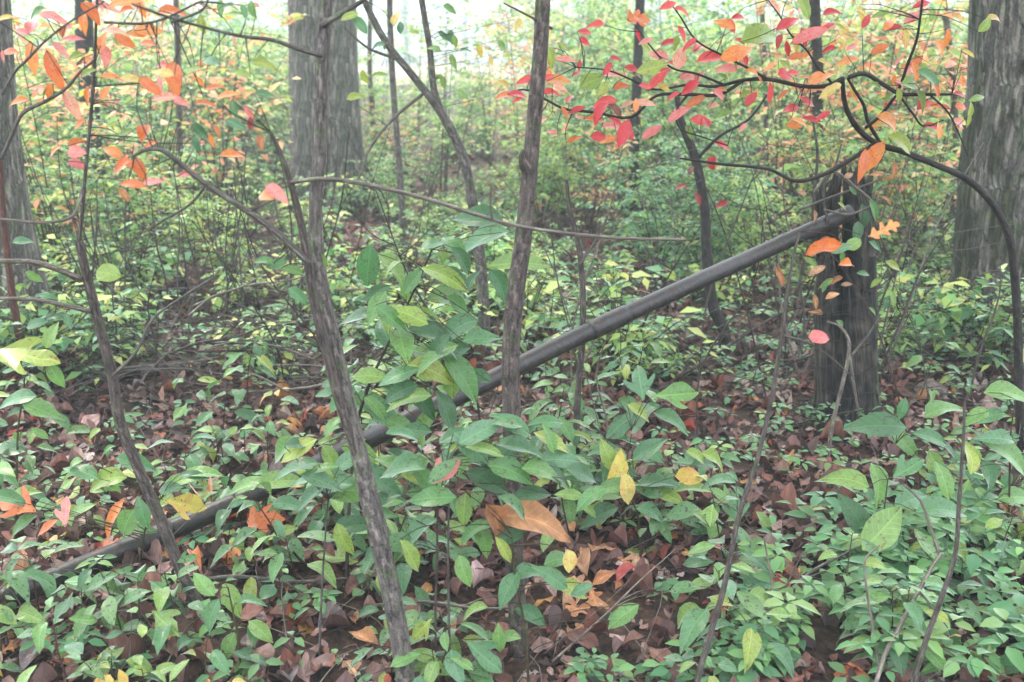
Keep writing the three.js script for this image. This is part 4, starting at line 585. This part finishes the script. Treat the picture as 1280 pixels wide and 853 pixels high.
// leaves that hide the middle and the low end of the pipe
for (const [px, py, h, lab] of [[470, 690, 0.34, 'bushy green seedling hiding the pipe right of the forked sapling'], [545, 670, 0.36, 'bushy green seedling hiding the pipe left of the knobby sapling'], [400, 720, 0.3, 'bushy green seedling at the pipe left of the forked sapling'], [600, 640, 0.3, 'bushy green seedling touching the pipe beside the knobby sapling'], [50, 780, 0.2, 'bushy green seedling hiding the low end of the pipe'], [0, 800, 0.24, 'bushy green seedling at the left edge below the pipe'], [690, 610, 0.3, 'bushy green seedling under the pipe right of the knobby sapling']]) { const t = plant('seedling', 'seedling', G(px, py), h, 14, 0.09, GG, ['elliptic', 'ovate', 'elliptic'], { spread: 0.09, from: 0.35, group: 'green seedlings on the forest floor' }); t.userData.label = lab; }
// many more seedlings, thick in front and thinner toward the post
const REGION = [
  [-200, 330, 690, 1100, 'in front of the pipe at left'], [-200, 330, 540, 690, 'around the low end of the pipe'], [-200, 330, 300, 540, 'near the flaring left trunk'],
  [330, 580, 640, 1100, 'about the foot of the forked sapling'], [330, 580, 300, 640, 'behind the forked sapling'],
  [580, 860, 640, 1100, 'about the foot of the knobby sapling'], [580, 860, 300, 640, 'below the middle of the pipe'],
  [860, 1500, 640, 1100, 'in the lower right ground cover'], [860, 1060, 300, 640, 'left of the fence post'], [1060, 1500, 300, 640, 'right of the fence post'],
];
const regionOf = (p) => { const [x, y] = pxAt(p); return (REGION.find(([a, b, c, d]) => x >= a && x < b && y >= c && y < d) ?? REGION[7])[4]; };
const bare = [[220, 400, 420, 520, 0.12], [930, 1090, 530, 800, 0.06], [570, 850, 690, 890, 0.12], [840, 960, 480, 600, 0.4], [100, 330, 690, 790, 0.3], [330, 470, 740, 890, 0.4], [690, 1000, 400, 460, 0.5], [160, 300, 650, 700, 0.35]];
let tries = 0, made = 0;
while (made < 192 && tries++ < 2500) {
  let py = 452 + 440 * Math.pow(R(), 0.82), px = rr(-90, 1370), keep = 1; if (made % 4 === 0) { const [x0, x1, y0, y1] = pick([[-20, 450, 560, 690], [540, 860, 590, 700], [1080, 1290, 620, 780], [-20, 300, 760, 880]]); px = rr(x0, x1); py = rr(y0, y1); } for (const [a, b, c, d, k] of bare) if (px > a && px < b && py > c && py < d) keep = Math.min(keep, k);
  if (R() > keep) continue; const p = G(px, py), q = R(); if (-p.z < 1.55) continue;
  const big = px < 900 ? q < 0.5 : q < 0.25, h = big ? rr(0.14, 0.3) : rr(0.06, 0.17), far = -p.z > 3.3;
  const t = plant('seedling', 'seedling', p, far ? h * 1.3 : h, Math.round(big ? rr(7, 12) : rr(5, 9)), (big ? rr(0.07, 0.11) : rr(0.045, 0.075)), q > 0.93 ? ['yellow', 'lime', 'green'] : q > 0.86 ? ['lime', 'green'] : GG, big ? ['elliptic', 'elliptic', 'ovate', 'obovate', 'mitten'] : ['elliptic', 'elliptic', 'ovate', 'obovate', 'round'], { spread: big ? 0.07 : 0.05, group: 'green seedlings on the forest floor' });
  const tone = q > 0.93 ? 'yellowing' : q > 0.86 ? 'lime green' : big ? 'broad-leaved green' : 'small-leaved green', reg = regionOf(p);
  inRow(t, `${tone} seedling ${reg}`, `${tone} seedlings ${reg}`, pxAt(p)[0]); made++;
}
// low ground cover of small leaflets: uncountable
{
  const b = new Batch(true), m = new THREE.Matrix4(), small = raw(blade('ovate', { n: 3, fold: 0.25, droop: 0.15, wave: 0.01 }));
  const patch = (px0, px1, py0, py1, n, hmax, s0, s1) => {
    for (let k = 0; k < n; k++) {
      const p = G(rr(px0, px1), rr(py0, py1)), dens = fbm(p.x * 3 + 9, p.z * 3 + 4, 3); if (dens < 0.45) continue; const h = rr(0.03, hmax), a0 = R() * 6.283, s = rr(s0, s1), c = tinted([0x5d8f4c, 0x4f8550, 0x6e9a54, 0x5a8a48, 0x80a45a, 0x467a46], 0.25);
      p.y += h; for (const da of pick([[0, 1.9, -1.9], [0, 1.7, -1.7], [0, 3.14], [0, 1.2, -1.2, 2.5, -2.5]])) { const a = a0 + da; b.add(small, frame(V(Math.cos(a), rr(-0.25, 0.15), Math.sin(a)), V(rr(-0.3, 0.3), 1, rr(-0.2, 0.5)), p.clone().add(V(Math.cos(a), 0, Math.sin(a)).multiplyScalar(0.008)), s * rr(0.7, 1.2), m), c); }
    }
  };
  patch(930, 1340, 640, 880, 430, 0.2, 0.035, 0.075); patch(720, 1000, 740, 880, 260, 0.09, 0.03, 0.05); patch(-60, 420, 480, 880, 170, 0.12, 0.035, 0.06); patch(420, 900, 520, 700, 120, 0.1, 0.03, 0.055); patch(880, 1340, 400, 620, 330, 0.14, 0.03, 0.05); patch(-100, 1380, 330, 480, 800, 0.25, 0.04, 0.065);
  const o = live(new THREE.Mesh(b.geo(), leafMix)); o.name = 'ground_cover'; o.userData = { kind: 'stuff', label: 'low three-leaflet green ground cover spread over the litter', category: 'ground cover' }; scene.add(o);
}
// sticks: brush pile at left, loose sticks elsewhere
{
  const stick = (name, p, d, l, r, mat, label, group) => { const t = thing(name, p, label, 'stick', group), e = V(0, 0, 0).addScaledVector(d, l), k = V(rr(-0.05, 0.05), rr(-0.03, 0.04), rr(-0.05, 0.05)).multiplyScalar(l); const path = [V(0, 0, 0), e.clone().multiplyScalar(0.35).add(k), e.clone().multiplyScalar(0.7).addScaledVector(k, -0.5), e]; part('stick', limb(path, [r, r * 0.8, r * 0.4], { radial: 5, seg: 12, rough: 0.15 }), mat, t); for (let i = 0; i < 2; i++) { const q = path[1].clone().lerp(path[2], rr(0, 1)), f = d.clone().add(V(rr(-0.8, 0.8), rr(-0.2, 0.6), rr(-0.8, 0.8))).normalize(); part('side_twig', limb([q, q.clone().addScaledVector(f, l * 0.12).add(V(0, 0.01, 0)), q.clone().addScaledVector(f, l * rr(0.2, 0.35))], [r * 0.5, r * 0.2], { radial: 4, seg: 5 }), mat, t); } return t; };
  for (let k = 0; k < 84; k++) {
    const p = G(rr(150, 430), rr(350, 520)), a = pick([rr(-0.6, 0.9), rr(2.2, 3.8), rr(0, 6.28)]); p.y += rr(0.02, 0.45) * R(); const d = V(Math.cos(a), rr(-0.1, 0.35), Math.sin(a) * 0.8).normalize();
    const l = rr(0.35, 1.0); p.addScaledVector(d, -l * 0.4); p.y = Math.max(p.y, groundH(p.x, p.z) + 0.02);
    const [mat, tone] = pick([[K.twig, 'dark brown'], [K.brownBark, 'brown'], [K.paleTwig, 'pale'], [K.sapling, 'grey']]); const t = stick('brush_stick', p, d, l, rr(0.003, 0.008), mat, '', 'sticks of the brush pile'); inRow(t, '', `thin ${tone} sticks in the tangled brush pile`, pxAt(p)[0]);
  }
  const br = new Batch(); for (let k = 0; k < 900; k++) { const p = k < 460 ? G(rr(90, 450), rr(330, 530)) : G(rr(420, 1280), rr(370, 520)), a = R() * 6.283; p.y += rr(0, 0.4) * R(); const d = V(Math.cos(a), rr(-0.15, 0.9) * R(), Math.sin(a)).normalize(), l = rr(0.15, 0.6); br.add(raw(limb([p, p.clone().addScaledVector(d, l * 0.5).add(V(rr(-0.04, 0.04), rr(-0.01, 0.04), rr(-0.04, 0.04))), p.clone().addScaledVector(d, l)], [rr(0.0012, 0.003), 0.0007], { radial: 4, seg: 5, cap: false })), I4); }
  const bo = live(new THREE.Mesh(br.geo(), K.sapling)); bo.name = 'dead_brush'; bo.userData = { kind: 'stuff', label: 'fine dry twigs tangled over the ground behind the saplings', category: 'brush' }; scene.add(bo);
  for (const [x, y, a, l, r, mat, lab, ly] of [[395, 285, 2.75, 0, 0.006, K.paleTwig, '', 0]]) { /* the pale long stick on the brush pile */
    const p = P(235, 395, 3.6), e = P(330, 340, 3.9), d = e.clone().sub(p); stick('pale_stick', p, d.clone().normalize(), d.length(), 0.005, K.paleTwig, 'long pale stick lying slantwise on top of the brush pile'); }
  const loose = [[830, 650, 0.2, 0.35, 0.01, K.darkBark, 'short dark stick lying below the big post end of the pipe'], [850, 535, 0.05, 0.6, 0.005, K.redStem, 'reddish stick lying under the middle of the pipe'], [1150, 380, 1.0, 0.7, 0.012, K.paleTwig, 'pale stick propped up between fence post and broad trunk'], [770, 790, 0.7, 0.5, 0.004, K.paleTwig, 'thin pale stick lying low in front of the knobby sapling'], [980, 770, 0.5, 0.5, 0.008, K.sapling, 'grey stick lying in the lower right litter'], [330, 745, -0.15, 0.5, 0.009, K.sapling, 'grey stick lying left of the forked sapling foot'], [480, 545, 0.25, 0.8, 0.006, K.paleTwig, 'pale twiggy stick on the ground behind the pipe'], [600, 540, 0.3, 0.7, 0.004, K.paleTwig, 'thin white stick on the ground left of the knobby sapling'], [1010, 470, -0.6, 0.6, 0.007, K.brownBark, 'brown stick leaning beside the fence post foot'], [560, 790, -0.3, 0.5, 0.006, K.paleTwig, 'pale bent stick lying between the two front saplings'], [900, 470, 0.6, 0.8, 0.01, K.brownBark, 'brown branch slanting up to the pipe left of the post']];
  for (const [px, py, a, l, r, mat, lab] of loose) { const p = G(px, py); p.y += 0.04; const d = V(Math.cos(a), Math.abs(Math.sin(a)) * 0.45 + 0.05, -Math.sin(a)).normalize(); p.addScaledVector(d, -l / 2); p.y = Math.max(p.y, groundH(p.x, p.z) + 0.015); stick('fallen_stick', p, d, l, r, mat, lab); }
  // upright bare stems behind the brush pile
  for (let k = 0; k < 38; k++) { const p = G(rr(100, 430), rr(395, 450)), d = V(rr(-0.25, 0.25), 1, rr(-0.2, 0.2)).normalize(); const t = stick('bare_shrub', p.add(V(0, -0.02, 0)), d, rr(0.6, 1.15), rr(0.003, 0.007), pick([K.twig, K.brownBark, K.sapling, K.redStem]), '', 'bare stems behind the brush pile'); inRow(t, '', 'thin upright bare stems rising behind the brush pile', pxAt(p)[0]); }
}
{
  for (let k = 0; k < 92; k++) {
    const z = k < 70 ? -rr(3.2, 8.5) : -rr(3.9, 5.2), px = k < 70 ? rr(-30, 1310) : rr(960, 1200), p = P(px, 300, -z); p.y = groundH(p.x, z) - 0.02; if (Math.hypot(p.x - postBase.x, z - postBase.z) < 0.35) continue;
    const h = rr(0.5, 1.3), d = V(rr(-0.45, 0.45), 1, rr(-0.3, 0.3)), [mat, tone] = pick([[K.twig, 'brown'], [K.brownBark, 'brown'], [K.darkBark, 'dark'], [K.sapling, 'grey'], [K.paleTwig, 'pale']]), where = side(px), t = thing('bare_sapling', p, '', 'stem', 'thin bare stems of the understory'), r = rr(0.0025, 0.006);
    const e = V(d.x * h, h, d.z * h), path = [V(0, 0, 0), V(e.x * 0.2 + rr(-0.05, 0.05), h * 0.35, e.z * 0.3), V(e.x * 0.6 + rr(-0.06, 0.06), h * 0.7, e.z * 0.6), e], c = new THREE.CatmullRomCurve3(path); part('stem', limb(path, [r, r * 0.8, r * 0.3], { radial: 5, seg: 12 }), mat, t);
    for (let i = 0; i < 4; i++) { const q = c.getPoint(rr(0.3, 0.95)), f = V(rr(-1, 1), rr(0, 0.9), rr(-1, 1)).normalize(), l = h * rr(0.15, 0.4); part('twig', limb([q, q.clone().addScaledVector(f, l * 0.5).add(V(0, -0.02, 0)), q.clone().addScaledVector(f, l).add(V(0, rr(-0.05, 0.05), 0))], [r * 0.45, 0.0008], { radial: 4, seg: 5 }), mat, t); }
    inRow(t, `thin bare ${tone} stem ${where}`, `thin bare ${tone} stems ${where}`, px);
  }
}
// a pale stone by the post
{ const g = new THREE.IcosahedronGeometry(0.075, 3), q = g.attributes.position; for (let i = 0; i < q.count; i++) { const v = V(q.getX(i), q.getY(i), q.getZ(i)), n = v.clone().normalize(), s = 1 + 0.3 * (fbm(n.x * 2 + 5, n.y * 2 + n.z * 2, 3) - 0.5); q.setXYZ(i, v.x * s, v.y * s * 0.7, v.z * s); } g.computeVertexNormals();
  const p = G(1163, 497), s = live(new THREE.Mesh(g, K.rock)); s.name = numbered('stone'); s.position.copy(p).add(V(0, 0.02, 0)); s.userData = { label: 'pale grey stone half buried in the litter right of the post', category: 'stone' }; scene.add(s);
  const p2 = G(605, 838), s2 = s.clone(); s2.name = numbered('stone'); s2.position.copy(p2).add(V(0, 0.01, 0)); s2.scale.setScalar(0.7); s2.rotation.y = 2; s2.userData = { label: 'grey stone in the litter at the bottom middle', category: 'stone' }; scene.add(s2); }

// ================================================================ UNDERGROWTH, FARTHER
function shrubShape(seed, h, spread, stems, leafS, perTwig, hexes, twigs = 4) {
  const st = new Batch(), fo = new Batch(true), m = new THREE.Matrix4();
  for (let k = 0; k < stems; k++) {
    const a = R() * 6.283, out = rr(0.3, 1) * spread, top = V(Math.cos(a) * out, h * rr(0.7, 1.05), Math.sin(a) * out), path = [V(rr(-0.05, 0.05), -0.04, rr(-0.05, 0.05)), top.clone().multiply(V(0.35, 0.5, 0.35)), top], c = new THREE.CatmullRomCurve3(path);
    st.add(raw(limb(path, [0.003 + h * 0.0022, 0.0028, 0.001], { radial: 4, seg: 6, cap: false })), I4);
    for (let j = 0; j < twigs; j++) {
      const q = rr(0.25, 1), at = c.getPoint(q), b = R() * 6.283, l = rr(0.15, 0.4) * (0.4 + h * 0.45), tip = at.clone().add(V(Math.cos(b) * l, rr(-0.05, 0.4) * l, Math.sin(b) * l));
      st.add(raw(limb([at, at.clone().lerp(tip, 0.5).add(V(0, l * 0.08, 0)), tip], [0.003, 0.001], { radial: 3, seg: 3, cap: false })), I4);
      for (let i = 0; i < perTwig; i++) { const e = b + (i % 2 ? 0.9 : -0.9) + rr(-0.5, 0.5), p = at.clone().lerp(tip, (i + 1) / perTwig).add(V(rr(-0.02, 0.02), rr(-0.02, 0.02), rr(-0.02, 0.02))); fo.add(bareLeaf, frame(V(Math.cos(e), rr(-0.6, 0.3), Math.sin(e)), V(rr(-0.6, 0.6), 1, rr(-0.6, 0.6)), p, leafS * rr(0.55, 1.55), m), tinted(hexes, 0.15)); }
    }
  }
  return { st: st.geo(), fo: fo.geo() };
}
const kinds = {
  herb: [0, 1, 2, 3].map((k) => shrubShape(k, 0.42, 0.24, 7, 0.058, 6, k === 1 ? YELLOWG : [...GREENS, ...YELLOWG], 4)),
  green: [0, 1, 2].map((k) => shrubShape(k, 1.3, 0.65, 10, 0.053, 17, k === 0 ? GREENS : [...GREENS, ...YELLOWG], 8)),
  yellow: [0, 1].map((k) => shrubShape(k, 1.4, 0.7, 10, 0.053, 17, YELLOWG, 8)),
  orange: [0, 1].map((k) => shrubShape(k, 1.5, 0.65, 8, 0.058, 11, [...ORANGES, 0xb4c25c, 0x9dbb62, 0xa5c060], 6)),
  spray: [0, 1, 2].map((k) => shrubShape(k, 2.7, 0.9, 4, 0.052, 12, k === 2 ? [...YELLOWG, ...ORANGES] : k ? YELLOWG : GREENS, 15)),
};
const shrubMeta = { herb: ['low_herb', 'plant'], green: ['understory_shrub', 'shrub'], yellow: ['understory_shrub', 'shrub'], orange: ['orange_shrub', 'shrub'], spray: ['young_tree', 'shrub'] };
function shrub(kind, x, z, sc, ring) {
  if (kind !== 'herb' && z > -9.8 && Math.abs(pxAt(onGround(x, z))[0] - 405) < 75) return;
  const v = pick(kinds[kind]), [name, cat] = shrubMeta[kind], p = onGround(x, z), t = thing(name, p, '', cat, kind === 'herb' ? 'low herbs of the understory' : 'shrubs of the understory');
  t.rotation.y = R() * 6.283; t.scale.setScalar(sc); part('stems', v.st, K.twig, t); const f = part('foliage', v.fo, leafMix, t); f.userData.kind = 'stuff';
  const px = pxAt(p)[0], tone = { herb: 'green herb', green: 'green shrub', yellow: 'yellow-green shrub', orange: 'orange-leaved shrub', spray: 'sparse young tree' }[kind];
  inRow(t, `${tone} ${ring} ${side(px)}`, `${tone}s ${ring} ${side(px)}`, px); return t;
}
for (let k = 0; k < 210; k++) { const z = -4.2 - 9.5 * Math.pow(R(), 1.2), px = rr(-80, 1360), p = P(px, 300, -z); if (px > 200 && px < 400 && z > -5 && k % 2) continue; if (Math.hypot(p.x - postBase.x, z - postBase.z) < 0.6) continue; shrub('herb', p.x, z, rr(0.7, 1.25), z > -6.5 ? 'behind the pipe' : 'farther back'); }
const rings = [[5.6, 9.5, 52, 'close behind'], [9.5, 14, 64, 'midway back'], [14, 21, 58, 'in the haze'], [21, 36, 60, 'by the clearing']];
for (const [z0, z1, n, ring] of rings) for (let k = 0; k < n; k++) {
  const z = -rr(z0, z1), px = -120 + 1520 * (k + R()) / n, p = P(px, 200, -z), q = R(); let sc = rr(0.7, 1.25); if (z < -9.5) sc *= 1.25; if (z < -14) sc *= 1.3;
  const gapHere = px > 420 && px < 660; if (gapHere) sc *= z < -14 ? 0.4 : 0.55; if (z > -9.5) sc *= 0.8;
  if (Math.hypot(p.x - 0, 0) < 0.01) continue; const warm = px > 930 || px < 330; shrub(q < (warm ? 0.3 : 0.1) ? 'orange' : q < 0.55 ? 'yellow' : 'green', p.x, z, sc, ring);
}
for (let k = 0; k < 62; k++) { const z = k % 2 ? -rr(7, 14) : -rr(14, 30), px = -60 + 1400 * (k + R()) / 62, p = P(px, 200, -z); shrub('spray', p.x, z, rr(0.75, 1.1) * (z < -14 ? 1.35 : 1), z > -12 ? 'midway back' : 'in the haze'); }
for (const [px, d, s] of [[1090, 6.6, 1.35], [1170, 7.4, 1.5], [985, 8.2, 1.45], [60, 6.2, 1.2], [180, 7, 1.25], [270, 8, 1.3]]) { const p = P(px, 200, d); shrub('orange', p.x, -d, s, 'standing tall'); }
// far wood beyond the field: one hazy mass
{
  const b = new Batch(true), m = new THREE.Matrix4();
  for (let k = 0; k < 9000; k++) { const x = rr(-75, 75), dz = rr(0, 10), hN = 9 + 5 * fbm(x * 0.12 + 3, 1, 2), y = rr(0, 1) ** 0.8 * hN; if (fbm(x * 0.35 + 8, y * 0.35 + dz * 0.2, 3) < 0.42) continue; const e = R() * 6.283; b.add(litLeaf, frame(V(Math.cos(e), rr(-0.6, 0.4), Math.sin(e)), V(rr(-0.7, 0.7), 0.6, rr(0, 1)), V(x, y, -89 - dz), rr(0.5, 1.1), m), tinted(fbm(x * 0.1, y * 0.2, 2) > 0.6 ? [0xa8b070, 0xc0a060] : GREENS, 0.15)); }
  const o = live(new THREE.Mesh(b.geo(), leafMix)); o.name = 'distant_woods'; o.userData = { kind: 'stuff', label: 'distant wood beyond the open field', category: 'woods' }; scene.add(o);
  for (let k = 0; k < 16; k++) { const x = -44 + k * 5.9 + rr(-2, 2), t = thing('distant_tree', V(x, 0, -rr(92, 97)), '', 'tree', 'trunks of the far wood'); part('trunk', limb([V(0, -0.1, 0), V(rr(-0.2, 0.2), 4, 0), V(rr(-0.5, 0.5), 9, 0), V(rr(-0.8, 0.8), 15, 0)], [0.32, 0.26, 0.2, 0.08], { radial: 7, seg: 12 }), K.oak, t); inRow(t, '', 'faint trunks in the far wood beyond the field', x); }
}
labelRows();
renderer.render(scene, camera);
